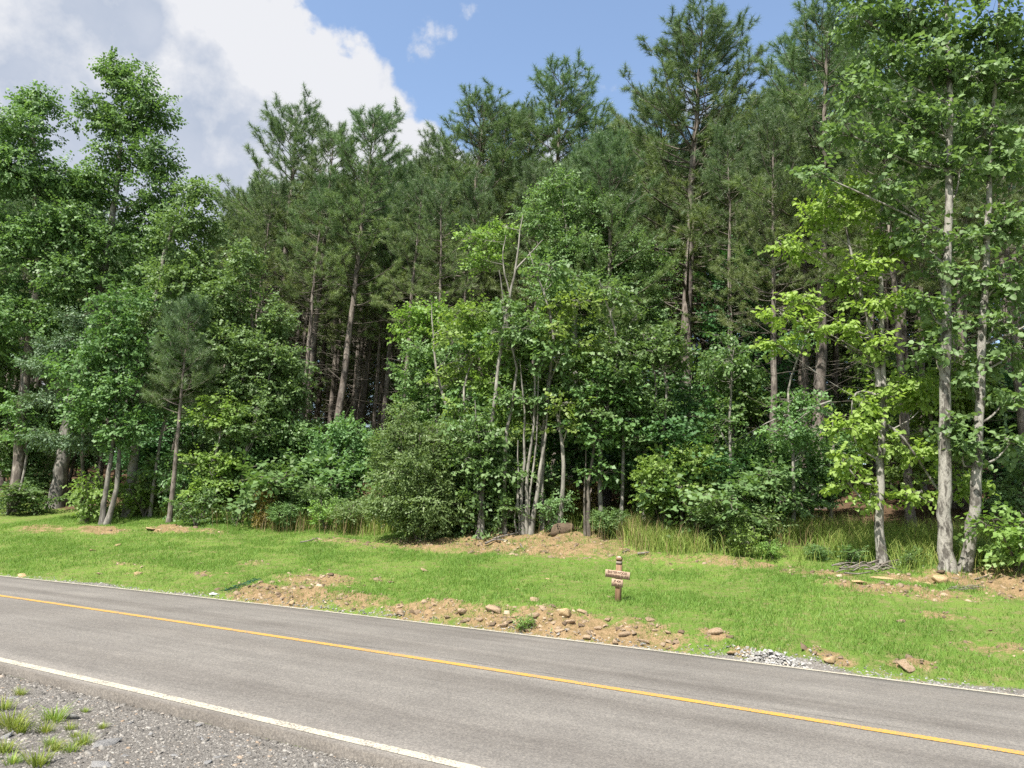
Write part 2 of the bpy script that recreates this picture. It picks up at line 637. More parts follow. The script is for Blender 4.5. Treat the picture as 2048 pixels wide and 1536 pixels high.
def mat_ground():
    m, nt, out = new_mat('bank_ground')
    geo = nt.nodes.new('ShaderNodeNewGeometry')
    pos = geo.outputs['Position']
    n1 = noise(nt, 0.8, 5, 0.6, pos)
    n2 = noise(nt, 7.0, 5, 0.65, pos)
    n3 = noise(nt, 38.0, 4, 0.65, pos)
    grass = ramp(nt, mth(nt, 'MULTIPLY_ADD', n1, 0.5, mth(nt, 'MULTIPLY', n3, 0.5)), [(0.34, (.075, .12, .024)), (0.5, (.115, .19, .034)), (0.66, (.165, .225, .05))])
    thatch = ramp(nt, n2, [(0.35, (.14, .12, .055)), (0.65, (.21, .18, .088))])
    grass = mixc(nt, ramp(nt, n2, [(0.45, (0, 0, 0)), (0.66, (.75, .75, .75))]), grass, thatch)
    soil = ramp(nt, mth(nt, 'MULTIPLY_ADD', n2, 0.45, mth(nt, 'MULTIPLY', n3, 0.55)),
                [(0.30, (.065, .042, .024)), (0.42, (.17, .113, .063)), (0.55, (.28, .19, .108)), (0.72, (.37, .275, .175))])
    sm = mth(nt, 'MULTIPLY_ADD', mth(nt, 'SUBTRACT', mth(nt, 'MULTIPLY_ADD', n2, 0.6, mth(nt, 'MULTIPLY', n3, 0.4)), 0.5), 2.4, attr(nt, 'soil'))
    col = mixc(nt, ramp(nt, sm, [(0.42, (0, 0, 0)), (0.85, (.92, .92, .92))]), grass, soil)
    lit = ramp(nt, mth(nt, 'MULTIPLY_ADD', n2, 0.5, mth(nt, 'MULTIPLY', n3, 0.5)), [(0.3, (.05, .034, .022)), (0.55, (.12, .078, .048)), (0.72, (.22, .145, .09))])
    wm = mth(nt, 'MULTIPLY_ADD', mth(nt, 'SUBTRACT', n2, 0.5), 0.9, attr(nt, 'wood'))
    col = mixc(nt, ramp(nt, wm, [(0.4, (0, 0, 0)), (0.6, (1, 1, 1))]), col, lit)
    n4 = noise(nt, 60.0, 5, 0.7, pos)
    v = nt.nodes.new('ShaderNodeTexVoronoi')
    v.inputs['Scale'].default_value = 42
    nt.links.new(pos, v.inputs['Vector'])
    grav = ramp(nt, n4, [(0.3, (.075, .068, .06)), (0.5, (.18, .167, .152)), (0.7, (.30, .28, .255))])
    grav = mixc(nt, 0.25, grav, ramp(nt, v.outputs['Color'], [(0.2, (.08, .075, .07)), (0.8, (.25, .24, .225))]))
    dirt = ramp(nt, n2, [(0.35, (.09, .077, .063)), (0.65, (.165, .145, .122))])
    grav = mixc(nt, ramp(nt, n1, [(0.45, (0, 0, 0)), (0.7, (.55, .55, .55))]), grav, dirt)
    gm = mth(nt, 'MULTIPLY_ADD', mth(nt, 'SUBTRACT', n3, 0.5), 1.0, attr(nt, 'gravel'))
    gmr = ramp(nt, gm, [(0.45, (0, 0, 0)), (0.55, (1, 1, 1))])
    col = mixc(nt, gmr, col, grav)
    ed = mth(nt, 'MULTIPLY_ADD', mth(nt, 'SUBTRACT', n2, 0.5), 1.6, attr(nt, 'edge'))
    col = mixc(nt, ramp(nt, ed, [(0.4, (0, 0, 0)), (0.65, (.9, .9, .9))]), col, (.035, .029, .022))
    h = mth(nt, 'ADD', n3, mth(nt, 'MULTIPLY', n4, 0.6))
    bsdf(nt, out, col, 0.95, 0.1, h, 0.9, 0.03)
    return m


def mat_asphalt():
    m, nt, out = new_mat('asphalt')
    geo = nt.nodes.new('ShaderNodeNewGeometry')
    pos = geo.outputs['Position']
    uu, vv = attr(nt, 'along'), attr(nt, 'across')
    cmb = nt.nodes.new('ShaderNodeCombineXYZ')
    nt.links.new(mth(nt, 'MULTIPLY', uu, 0.05), cmb.inputs[0])
    nt.links.new(vv, cmb.inputs[1])
    streak = noise(nt, 2.2, 5, 0.6, cmb.outputs[0])
    cmb2 = nt.nodes.new('ShaderNodeCombineXYZ')
    nt.links.new(mth(nt, 'MULTIPLY', uu, 0.25), cmb2.inputs[0])
    nt.links.new(vv, cmb2.inputs[1])
    st2 = noise(nt, 5.0, 4, 0.6, cmb2.outputs[0])
    blot = noise(nt, 0.7, 4, 0.55, pos)
    fine = noise(nt, 120.0, 4, 0.75, pos)
    vor = nt.nodes.new('ShaderNodeTexVoronoi')
    vor.inputs['Scale'].default_value = 70
    nt.links.new(pos, vor.inputs['Vector'])
    agg = ramp(nt, vor.outputs['Color'], [(0.1, (.6, .6, .6)), (0.5, (.95, .95, .95)), (0.95, (1.5, 1.48, 1.42))])
    base = ramp(nt, mth(nt, 'ADD', mth(nt, 'MULTIPLY', streak, 0.42), mth(nt, 'ADD', mth(nt, 'MULTIPLY', blot, 0.38), mth(nt, 'MULTIPLY', st2, 0.2))),
                [(0.36, (.112, .104, .097)), (0.5, (.143, .134, .125)), (0.64, (.176, .165, .153))])
    col = mixc(nt, 0.55, base, agg, 'MULTIPLY')
    col = mixc(nt, 1.0, col, ramp(nt, fine, [(0.3, (.78, .78, .78)), (0.7, (1.24, 1.23, 1.2))]), 'MULTIPLY')
    col = mixc(nt, 1.0, col, ramp(nt, noise(nt, 42.0, 3, 0.7, pos), [(0.32, (.9, .9, .9)), (0.68, (1.1, 1.1, 1.1))]), 'MULTIPLY')
    # fine longitudinal seam just beyond the yellow line
    wob = mth(nt, 'MULTIPLY_ADD', noise(nt, 3.0, 3, 0.6, cmb2.outputs[0]), 0.16, -0.08)
    dist = mth(nt, 'ABSOLUTE', mth(nt, 'ADD', mth(nt, 'SUBTRACT', vv, 3.42), wob))
    seam = ramp(nt, dist, [(0.0, (.35, .35, .35)), (0.03, (1, 1, 1))])
    col = mixc(nt, ramp(nt, st2, [(0.42, (0, 0, 0)), (0.58, (.8, .8, .8))]), col, mixc(nt, 1.0, col, seam, 'MULTIPLY'))
    for c0 in (0.95, 2.55, 4.05, 5.65):
        dd = mth(nt, 'ABSOLUTE', mth(nt, 'SUBTRACT', vv, c0))
        col = mixc(nt, 1.0, col, ramp(nt, mth(nt, 'MULTIPLY_ADD', streak, 0.5, dd), [(0.2, (.90, .89, .885)), (0.75, (1.03, 1.03, 1.03))]), 'MULTIPLY')
    # ragged dusty edge on the shoulder side
    ed = ramp(nt, mth(nt, 'MULTIPLY_ADD', fine, 0.3, mth(nt, 'ADD', vv, mth(nt, 'MULTIPLY', blot, 0.2))), [(0.18, (.5, .46, .42)), (0.42, (1, 1, 1))])
    col = mixc(nt, 1.0, col, ed, 'MULTIPLY')
    bsdf(nt, out, col, 0.85, 0.25, mth(nt, 'ADD', fine, mth(nt, 'MULTIPLY', vor.outputs['Distance'], 0.6)), 0.35, 0.01)
    return m


def mat_paint(name, c, worn):
    m, nt, out = new_mat(name)
    geo = nt.nodes.new('ShaderNodeNewGeometry')
    n1 = noise(nt, 60, 5, 0.7, geo.outputs['Position'])
    n2 = noise(nt, 4, 4, 0.6, geo.outputs['Position'])
    d = tuple(x * 0.82 for x in c)
    col = mixc(nt, n2, c, d)
    col = mixc(nt, ramp(nt, mth(nt, 'MULTIPLY_ADD', n1, 0.75, mth(nt, 'MULTIPLY', n2, 0.25)), [(worn, (1, 1, 1)), (worn + 0.07, (0, 0, 0))]), col, (.17, .155, .14))
    bsdf(nt, out, col, 0.7, 0.3, n1, 0.3, 0.008)
    return m


M['ground'] = mat_ground()
M['asphalt'] = mat_asphalt()
M['white'] = mat_paint('white_paint', (.50, .46, .365), 0.435)
M['yellow_paint'] = mat_paint('yellow_paint', (.54, .31, .06), 0.43)


def mat_rock(name, stops, sc=6):
    m, nt, out = new_mat(name)
    tc = nt.nodes.new('ShaderNodeTexCoord')
    oi = nt.nodes.new('ShaderNodeObjectInfo')
    ad = nt.nodes.new('ShaderNodeVectorMath')
    nt.links.new(tc.outputs['Object'], ad.inputs[0])
    nt.links.new(oi.outputs['Location'], ad.inputs[1])
    n1 = noise(nt, sc, 5, 0.65, ad.outputs[0], 0.4)
    n2 = noise(nt, sc * 6, 4, 0.7, ad.outputs[0])
    col = ramp(nt, mth(nt, 'MULTIPLY_ADD', n1, 0.65, mth(nt, 'MULTIPLY', n2, 0.35)), stops)
    hs = nt.nodes.new('ShaderNodeHueSaturation')
    nt.links.new(col, hs.inputs['Color'])
    nt.links.new(mth(nt, 'MULTIPLY_ADD', oi.outputs['Random'], 0.4, 0.8), hs.inputs['Value'])
    bsdf(nt, out, hs.outputs[0], 0.92, 0.15, n2, 0.8, 0.02)
    return m


M['sandstone'] = mat_rock('sandstone', [(0.3, (0.198, 0.131, 0.081)), (0.48, (0.335, 0.243, 0.157)), (0.66, (0.437, 0.351, 0.259))])
M['yellow_stone'] = mat_rock('ochre_stone', [(0.3, (0.243, 0.162, 0.086)), (0.48, (0.398, 0.289, 0.158)), (0.66, (0.464, 0.368, 0.231))])
M['grey_stone'] = mat_rock('grey_stone', [(0.3, (0.160, 0.160, 0.160)), (0.5, (0.307, 0.302, 0.298)), (0.68, (0.444, 0.435, 0.418))], 10)
M['brown_rock'] = mat_rock('brown_rock', [(0.3, (0.063, 0.045, 0.032)), (0.5, (0.112, 0.083, 0.057)), (0.68, (0.170, 0.126, 0.088))], 4)


def mat_gravel(name, lo, hi, warm):
    m, nt, out = new_mat(name)
    col = ramp(nt, attr(nt, 'var'), [(0, lo), (0.55, tuple((a + b) / 2 for a, b in zip(lo, hi))), (0.93, hi), (1.0, warm)])
    geo = nt.nodes.new('ShaderNodeNewGeometry')
    n = noise(nt, 90, 3, 0.6, geo.outputs['Position'])
    col = mixc(nt, 1.0, col, ramp(nt, n, [(0.3, (.8, .8, .8)), (0.7, (1.2, 1.2, 1.2))]), 'MULTIPLY')
    bsdf(nt, out, col, 0.9, 0.15)
    return m


M['gravel'] = mat_gravel('gravel_stone', (.085, .08, .074), (.30, .284, .26), (.27, .2, .14))
M['rubble'] = mat_gravel('earth_clod', (.11, .08, .054), (.33, .255, .175), (.42, .345, .25))
M['limechip'] = mat_gravel('white_limestone', (.16, .157, .15), (.4, .392, .375), (.34, .3, .25))
M['limestone'] = mat_gravel('limestone_chip', (.12, .118, .112), (.34, .335, .32), (.27, .23, .18))


def mat_wood(name, a, b):
    m, nt, out = new_mat(name)
    tc = nt.nodes.new('ShaderNodeTexCoord')
    mp = nt.nodes.new('ShaderNodeMapping')
    mp.inputs['Scale'].default_value = (14, 14, 1.2)
    nt.links.new(tc.outputs['Object'], mp.inputs[0])
    n1 = noise(nt, 3.5, 5, 0.6, mp.outputs[0], 0.5)
    col = ramp(nt, n1, [(0.35, a), (0.65, b)])
    bsdf(nt, out, col, 0.85, 0.2, n1, 0.3, 0.004)
    return m


M['post_wood'] = mat_wood('treated_post_wood', (0.165, 0.096, 0.056), (0.277, 0.180, 0.111))
M['post_top'] = mat_wood('pale_cap_wood', (0.425, 0.315, 0.255), (0.527, 0.425, 0.357))  # wood of the cap, paler than the post
M['post_grey'] = mat_wood('weathered_grey_band', (.20, .165, .135), (.28, .24, .2))
M['board_wood'] = mat_wood('sign_board_wood', (0.332, 0.231, 0.166), (0.419, 0.316, 0.236))
m_, nt_, out_ = new_mat('burnt_lettering')
bsdf(nt_, out_, (.075, .045, .035), 0.9, 0.1)
M['letter'] = m_
m_, nt_, out_ = new_mat('green_netting')
bsdf(nt_, out_, (.09, .22, .14), 0.7, 0.2)
M['net'] = m_
m_, nt_, out_ = new_mat('white_plastic')
bsdf(nt_, out_, (.75, .76, .78), 0.5, 0.4)
M['plastic'] = m_

# ------------------------------------------------------------------ ground sheet and road
def build_ground():
    us = np.concatenate([-np.geomspace(1800, 36, 26), np.arange(-35, 16, 0.11), np.geomspace(16.5, 1800, 26)])
    ns = np.concatenate([-np.geomspace(1500, 12, 18), np.arange(-11, 0, .6), np.arange(0, 4.9, .12)])
    far = np.concatenate([np.arange(0.0, 9.0, 0.10), np.arange(9.0, 40, 0.6), np.geomspace(41, 1800, 24)])
    U1, O1 = np.meshgrid(us, ns, indexing='ij')
    nr = n_near(us)[:, None] - EDGE_NEAR
    k = len(ns)
    side = O1 - 4.9 + nr + 0.02                              # follow the near edge
    mid = np.stack([n_near(us) - EDGE_NEAR + 0.12, n_yel(us), n_far(us) - 0.15], 1)
    beyond = n_far(us)[:, None] + EDGE_FAR - 0.02 + far[None]
    N = np.concatenate([side, mid, beyond], 1)
    U = np.broadcast_to(us[:, None], N.shape)
    X, Y = xy_of(U, N)
    Z = height(X, Y)
    S = N - n_far(U)
    soil = soil_at(X, Y)
    D = n_near(U) - EDGE_NEAR - N
    gravel = np.where(D > -0.1, 1 - sstep(14, 22, D), 0)
    gravel = np.where(S > 0, (1 - sstep(0.12, 0.42, S + (vnoise(U * 1.3, N * 0 + 3) - 0.5) * 0.3)) * 0.85 * (1 - .9 * soil), gravel)
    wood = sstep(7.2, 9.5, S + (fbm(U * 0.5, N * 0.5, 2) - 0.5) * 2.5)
    a, b = N.shape
    I = np.arange(a * b).reshape(a, b)
    F = np.stack([I[:-1, :-1], I[1:, :-1], I[1:, 1:], I[:-1, 1:]], -1).reshape(-1, 4)
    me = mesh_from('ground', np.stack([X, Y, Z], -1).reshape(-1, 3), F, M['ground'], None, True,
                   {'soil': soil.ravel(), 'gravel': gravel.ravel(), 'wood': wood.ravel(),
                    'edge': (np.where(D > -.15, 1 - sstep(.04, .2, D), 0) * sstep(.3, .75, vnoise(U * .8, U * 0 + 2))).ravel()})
    tag(obj('ground', me), 'grassy roadside bank rising into the woods with bare earth patches', kind='structure')


def strip(name, us, n0, n1, cols, zoff, mat, parent=None, ragged=0.0):
    t = np.linspace(0, 1, cols)
    lo, hi = n0(us), n1(us)
    if ragged:
        lo = lo + (fbm(us * 2.3, us * 0 + 1, 3) - 0.5) * ragged
    N = lo[:, None] * (1 - t) + hi[:, None] * t
    U = np.broadcast_to(us[:, None], N.shape)
    X, Y = xy_of(U, N)
    Z = road_z(U, N) + zoff
    a, b = N.shape
    I = np.arange(a * b).reshape(a, b)
    F = np.stack([I[:-1, :-1], I[1:, :-1], I[1:, 1:], I[:-1, 1:]], -1).reshape(-1, 4)
    V = np.stack([X, Y, Z], -1).reshape(-1, 3)
    A = {'along': U.ravel(), 'across': (N - n_near(U)).ravel() + 0.2}
    if parent is None:                                     # give the slab its edge faces
        n = len(V)
        e0, e1 = V[I[:, 0]].copy(), V[I[:, -1]].copy()
        e0[:, 2] -= 0.12
        e1[:, 2] -= 0.12
        V = np.concatenate([V, e0, e1])
        J0, J1 = n + np.arange(a), n + a + np.arange(a)
        F = np.concatenate([F, np.stack([I[:-1, 0], J0[:-1], J0[1:], I[1:, 0]], -1), np.stack([I[:-1, -1], I[1:, -1], J1[1:], J1[:-1]], -1)])
        A = {k: np.concatenate([v, v.reshape(a, b)[:, 0], v.reshape(a, b)[:, -1]]) for k, v in A.items()}
    return obj(name, mesh_from(name, V, F, mat, None, parent is not None, A), parent)


build_ground()
US = np.concatenate([np.linspace(-600, -40, 60), np.arange(-39.9, 20, 0.12), np.linspace(21, 600, 60)])
road = tag(strip('road', US, lambda u: n_near(u) - EDGE_NEAR, lambda u: n_far(u) + EDGE_FAR, 15, 0.0, M['asphalt'], None, 0.07),
           'grey two lane asphalt road curving past the woods', kind='structure')
strip('white_edge_line', US, lambda u: n_near(u) - 0.055, lambda u: n_near(u) + 0.055, 3, 0.004, M['white'], road)
strip('white_edge_line', US, lambda u: n_far(u) - 0.06, lambda u: n_far(u) + 0.06, 3, 0.004, M['white'], road)
strip('yellow_centre_line', US, lambda u: n_yel(u) - 0.068, lambda u: n_yel(u) + 0.068, 3, 0.004, M['yellow_paint'], road)


# ------------------------------------------------------------------ foliage builders
def leaves(rng, P, D, Nn, length, width):
    """quads folded along the midrib. P base points, D direction, Nn normal"""
    n = len(P)
    D = unit(D)
    S = unit(np.cross(D, Nn))
    Nn = np.cross(S, D)
    ln = length * rng.uniform(0.5, 1.3, n)[:, None]
    wd = width * rng.uniform(0.75, 1.15, n)[:, None]
    fold = rng.uniform(0.05, 0.4, n)[:, None]
    b = P
    l = P + D * ln * 0.42 + S * wd * 0.5 + Nn * wd * fold * 0.5
    r = P + D * ln * 0.42 - S * wd * 0.5 + Nn * wd * fold * 0.5
    t = P + D * ln - Nn * ln * rng.uniform(-0.05, 0.3, n)[:, None]
    V = np.stack([b, r, t, l], 1).reshape(-1, 3)
    F = np.arange(n * 4).reshape(n, 4)
    return V, F


def fine_leaves(rng, P, D, Nn, length, width):
    """rounder leaves of two folded quads for the nearest trees"""
    n = len(P)
    D = unit(D)
    S = unit(np.cross(D, Nn))
    Nn = np.cross(S, D)
    ln = length * rng.uniform(0.6, 1.15, n)[:, None]
    wd = width * rng.uniform(0.75, 1.15, n)[:, None] * .5
    f = rng.uniform(0.05, 0.5, n)[:, None] * wd
    cv = ln * rng.uniform(-0.05, 0.3, n)[:, None]
    q = [P, P + D * ln * .25 + S * wd + Nn * f, P + D * ln * .68 + S * wd * .8 + Nn * (f - cv * .5), P + D * ln - Nn * cv,
         P + D * ln * .68 - S * wd * .8 + Nn * (f - cv * .5), P + D * ln * .25 - S * wd + Nn * f]
    V = np.stack(q, 1).reshape(-1, 3)
    i = np.arange(n)[:, None] * 6
    return V, np.concatenate([i + np.array([[0, 3, 2, 1]]), i + np.array([[0, 5, 4, 3]])])


def clump_leaves(rng, centres, radii, leaf, cov, wid=0.9, flat=0.5, droop=0.25, fine=False):
    """sprays of leaves in the outer part of many small ellipsoids -> V, F, var"""
    Ps, Ds, Ns, Vs = [], [], [], []
    for c, r in zip(centres, radii):
        area = 4 * math.pi * ((r[0] * r[1] + r[0] * r[2] + r[1] * r[2]) / 3)
        n = max(24, int(1.35 * cov * area * 0.5 / (0.5 * leaf * leaf * wid)))
        k = 9                                              # leaves to a spray
        ns = max(3, n // k)
        d = unit(rng.normal(size=(ns, 3)))
        rad = rng.uniform(0.35, 1.0, ns) ** 0.6
        o = d * rad[:, None] * r * rng.uniform(0.8, 1.15, (ns, 1))
        ax = unit(d * [1, 1, 0.4] + rng.normal(scale=0.45, size=(ns, 3)) + [0, 0, 0.05 - droop * 0.5])
        nrm = unit(np.array([0, 0, 1.0]) * (0.6 + flat) + rng.normal(scale=0.5, size=(ns, 3)) + d * 0.3)
        sd = unit(np.cross(ax, nrm))
        sl_ = leaf * rng.uniform(2.2, 4.2, (ns, 1))
        t = np.linspace(0.0, 1.0, k)[None, :, None]
        sg = np.where(np.arange(k) % 2 == 0, 1.0, -1.0)[None, :, None]
        p = (c + o)[:, None] + ax[:, None] * t * sl_[:, None] + sd[:, None] * sg * leaf * 0.25
        dirv = ax[:, None] * 0.75 + sd[:, None] * sg * rng.uniform(0.5, 1.1, (ns, k, 1)) + np.array([0, 0, -1.0]) * rng.uniform(0, 2 * droop, (ns, k, 1)) + rng.normal(scale=0.2, size=(ns, k, 3))
        nn = nrm[:, None] + rng.normal(scale=0.42, size=(ns, k, 3))
        Ps.append(p.reshape(-1, 3))
        Ds.append(dirv.reshape(-1, 3))
        Ns.append(nn.reshape(-1, 3))
        base = rng.uniform(0.2, 0.8) * 0.5
        Vs.append(np.clip(np.repeat(base + rng.uniform(0, 0.35, ns), k) + rng.uniform(-0.12, 0.28, ns * k), 0, 1))
    P, D, Nn, var = np.concatenate(Ps), np.concatenate(Ds), np.concatenate(Ns), np.concatenate(Vs)
    V, F = (fine_leaves if fine else leaves)(rng, P, D, Nn, leaf, leaf * wid)
    return V, F, np.repeat(var, 6 if fine else 4)


def curve_pts(P, m):
    """smooth polyline through the control points"""
    P = np.asarray(P, float)
    if len(P) == 2:
        return P[0] + (P[1] - P[0]) * np.linspace(0, 1, m)[:, None]
    out = []
    Q = np.concatenate([[2 * P[0] - P[1]], P, [2 * P[-1] - P[-2]]])
    seg = len(P) - 1
    for t in np.linspace(0, seg - 1e-6, m):
        i = int(t)
        f = t - i
        a, b, c, d = Q[i], Q[i + 1], Q[i + 2], Q[i + 3]
        out.append(0.5 * ((2 * b) + (c - a) * f + (2 * a - 5 * b + 4 * c - d) * f * f + (3 * b - a - 3 * c + d) * f ** 3))
    return np.array(out)


TRIS = [0]


def broadleaf(name, seed, stems, lobes, leaf, cov, leafmat, barkmat, subs=7, wid=0.95, flat=0.3, droop=0.25, flare=1.25, sub_r=(0.42, 0.62), fine=False):
    """stems: list of (points, base radius); lobes: list of (centre, radii). Everything in world space; returns the root."""
    rng = np.random.default_rng(seed)
    base = np.asarray(stems[0][0][0], float)
    root = empty(name, base)
    tr, br = Acc(), Acc()
    allp, allr = [], []
    for pts, r0 in stems:
        ln = np.linalg.norm(np.diff(np.asarray(pts, float), axis=0), axis=1).sum()
        m = max(8, int(ln / 0.45))
        p = curve_pts(pts, m)
        p[1:-1] += rng.normal(scale=0.006 * min(ln, 6) ** 0.5, size=(m - 2, 3)) * [1, 1, 0]
        f = np.linspace(0, 1, m)
        r = r0 * (1 - f) ** 0.75 + 0.010
        r[0] *= flare
        r[1] *= 1 + (flare - 1) * 0.3
        p0 = p[0] - [0, 0, 0.15 if r0 > .04 else .02]
        tr.tube(np.concatenate([[p0], p]), np.concatenate([[r[0] * 1.05], r]), 9 if r0 > 0.05 else 6)
        allp.append(p)
        allr.append(r)
    SP, SR = np.concatenate(allp), np.concatenate(allr)
    cs, rs = [], []
    for c, r in lobes:
        c, r = np.asarray(c, float), np.asarray(r, float)
        # the limb leaves the stem a little below the lobe
        cand = np.where(SP[:, 2] < c[2] - 0.25 * np.linalg.norm((SP - c)[:, :2], axis=1))[0]
        if len(cand) == 0:
            cand = np.arange(len(SP))
        j = cand[np.argmin(np.linalg.norm(SP[cand] - c, axis=1))]
        mid = (SP[j] + c) / 2 + np.array([0, 0, -0.08]) + rng.normal(scale=0.06, size=3)
        lr = min(SR[j] * 0.4, 0.028)
        br.tube(curve_pts([SP[j], mid, c], 7), np.linspace(lr, lr * 0.35 + 0.004, 7), 5)
        for q in range(subs):
            d = unit(rng.normal(size=3))
            sc = c + d * r * rng.uniform(0.3, 0.85)
            sr = r * rng.uniform(*sub_r) * rng.uniform(0.8, 1.2, 3)
            cs.append(sc)
            rs.append(sr)
            br.tube(curve_pts([c * 0.8 + mid * 0.2, (c + sc) / 2 + rng.normal(scale=0.05, size=3), sc], 4), np.linspace(lr * 0.35 + 0.004, 0.004, 4), 4)
            for _ in range(3):
                e = sc + unit(rng.normal(size=3)) * sr * 0.85
                br.tube(np.array([sc * 0.9 + c * 0.1, (sc + e) / 2 + [0, 0, 0.03], e]), [0.006, 0.0045, 0.003], 3)
    V, F, var = clump_leaves(rng, cs, rs, leaf, cov, wid, flat, droop, fine)
    obj('trunk', tr.mesh('trunk', barkmat, True, base), root)
    bm_ = br.mesh('branches', barkmat, True, base)
    if bm_:
        obj('branches', bm_, root)
    obj('crown', mesh_from('crown', V - base, F, leafmat, var), root)
    TRIS[0] += len(F) * 2
    return root


def needles(rng, C, A, K, ln, wd, spread, var):
    """tufts at C along axis A -> triangles"""
    n = len(C)
    A = unit(A)
    ref = unit(rng.normal(size=(n, 3)))
    X = unit(np.cross(A, ref))
    Y = np.cross(A, X)
    ph = rng.uniform(0, 2 * math.pi, (n, K, 1))
    th = rng.uniform(spread[0], spread[1], (n, K, 1))
    d = A[:, None] * np.cos(th) + (X[:, None] * np.cos(ph) + Y[:, None] * np.sin(ph)) * np.sin(th)
    d = d + np.array([0, 0, -0.10])
    b = C[:, None] + A[:, None] * rng.uniform(-0.16, 0.06, (n, K, 1)) * (ln / 0.2)
    s = unit(np.cross(d, rng.normal(size=(n, K, 3)))) * wd * 0.5
    L_ = ln * rng.uniform(0.7, 1.15, (n, K, 1))
    V = np.stack([b - s, b + s, b + d * L_], 2).reshape(-1, 3)
    F = np.arange(n * K * 3).reshape(-1, 3)
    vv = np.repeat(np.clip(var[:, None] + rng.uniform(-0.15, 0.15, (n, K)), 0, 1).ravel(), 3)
    vv[2::3] = np.clip(vv[2::3] + .18, 0, 1)  # needle tips lightened, a glow painted into the tufts
    return V, F, vv


def pine(name, seed, H=18.0, r0=0.17, z0=0.5, Lmax=2.4, K=72, dead=26, needle=0.235, wd=0.0125, mat='needle', step=0.52, side=0.27, top=0.62):
    """loblolly pine standing at the origin"""
    rng = np.random.default_rng(seed)
    root = empty(name, (0, 0, 0))
    tr, br = Acc(), Acc()
    m = 22
    f = np.linspace(0, 1, m)
    path = np.stack([np.cumsum(rng.normal(scale=0.02, size=m)) * H / 18, np.cumsum(rng.normal(scale=0.02, size=m)) * H / 18, f * H], 1)
    path[0, :2] = 0
    r = r0 * (1 - f) ** 0.8 + 0.012
    r[0] *= 1.35
    tr.tube(np.concatenate([[path[0] - [0, 0, .3]], path]), np.concatenate([[r[0] * 1.1], r]), 9)
    at_z = lambda z: np.array([np.interp(z, path[:, 2], path[:, 0]), np.interp(z, path[:, 2], path[:, 1]), z])
    C, A, T = [], [], []
    z = z0 * H
    while z < H * 0.985:
        t = (z - z0 * H) / (H - z0 * H)
        nb = rng.integers(3, 6)
        a0 = rng.uniform(0, 6.28)
        for b in range(nb):
            if rng.random() < (0.15 if t < 0.25 else 0.08):
                continue
            L_ = Lmax * np.interp(t, [0, .2, .45, .7, .88, 1], [.85, 1, .95, .78, .55, .26]) * rng.uniform(0.5, 1.15) + 0.15
            az = a0 + b * 6.283 / nb + rng.normal(scale=0.45)
            el = 0.12 + top * t + rng.normal(scale=0.17)
            nseg = 7
            e = el + np.linspace(-0.15, 0.5, nseg)
            azs = az + np.cumsum(rng.normal(scale=0.08, size=nseg))
            dd = np.stack([np.cos(azs) * np.cos(e), np.sin(azs) * np.cos(e), np.sin(e)], 1)
            p = at_z(z + rng.normal(scale=0.06)) + np.concatenate([[np.zeros(3)], np.cumsum(dd[1:] * L_ / (nseg - 1), axis=0)])
            rb = np.interp(z, path[:, 2], r) * 0.34 + 0.004
            br.tube(p, np.linspace(rb, 0.005, nseg), 5)
            C.append(p[-1])
            A.append(dd[-1] + [0, 0, 0.35])
            T.append(t)
            q = 0.30 if t > 0.2 else 0.42
            while q < 0.98:
                i = q * (nseg - 1)
                j = min(int(i), nseg - 2)
                o = p[j] + (p[j + 1] - p[j]) * (i - j)
                tw = unit(np.cross(dd[j], [0, 0, 1.0])) * rng.choice([-1, 1])
                tdir = unit(tw * rng.uniform(0.5, 1.1) + dd[j] * rng.uniform(0.5, 1.0) + [0, 0, rng.uniform(-0.05, 0.55)])
                tl = rng.uniform(0.28, 0.8) * (1.15 - 0.5 * q) * min(1, L_ / 1.6 + 0.3)
                end = o + tdir * tl
                br.tube(np.array([o, (o + end) / 2 - [0, 0, 0.02], end]), [0.007, 0.005, 0.004], 3)
                up = unit(tdir + [0, 0, 0.45])
                C.append(end)
                A.append(up)
                T.append(t)
                if tl > 0.33:
                    C.append((o + end) / 2)
                    A.append(up + rng.normal(scale=0.3, size=3))
                    T.append(t)
                q += side / max(L_, 0.5) * rng.uniform(0.7, 1.3)
        z += step * (1 - 0.45 * t) * rng.uniform(0.8, 1.2) * H / 18
    C.append(path[-1])
    A.append(np.array([0, 0, 1.0]))
    T.append(1.0)
    C, A, T = np.array(C), np.array(A), np.array(T)
    for _ in range(dead):
        zz = rng.uniform(0.16, z0 + 0.08) * H
        az, L_ = rng.uniform(0, 6.28), rng.uniform(0.5, 2.0) * Lmax / 2.4
        e = rng.normal(0.12, 0.25) + np.linspace(0, rng.uniform(-0.3, 0.5), 5)
        dd = np.stack([np.cos(az) * np.cos(e), np.sin(az) * np.cos(e), np.sin(e)], 1)
        p = at_z(zz) + np.concatenate([[np.zeros(3)], np.cumsum(dd[1:] * L_ / 4 + rng.normal(scale=0.03, size=(4, 3)), axis=0)])
        br.tube(p, np.linspace(0.017, 0.005, 5), 4)
        for _ in range(rng.integers(0, 4)):
            j = rng.integers(1, 4)
            e2 = p[j] + unit(dd[j] + rng.normal(scale=0.6, size=3)) * rng.uniform(0.2, 0.6)
            br.tube(np.array([p[j], (p[j] + e2) / 2, e2]), [0.007, 0.005, 0.003], 3)
    var = 0.75 * (1 - T) ** 1.1 + rng.uniform(0, 0.28, len(T))  # lower needles paler and more olive, a light effect put into their colour
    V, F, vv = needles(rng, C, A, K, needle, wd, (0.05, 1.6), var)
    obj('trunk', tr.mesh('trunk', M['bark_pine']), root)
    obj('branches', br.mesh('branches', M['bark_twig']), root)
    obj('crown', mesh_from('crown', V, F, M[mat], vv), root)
    TRIS[0] += len(F)
    root['height'] = H
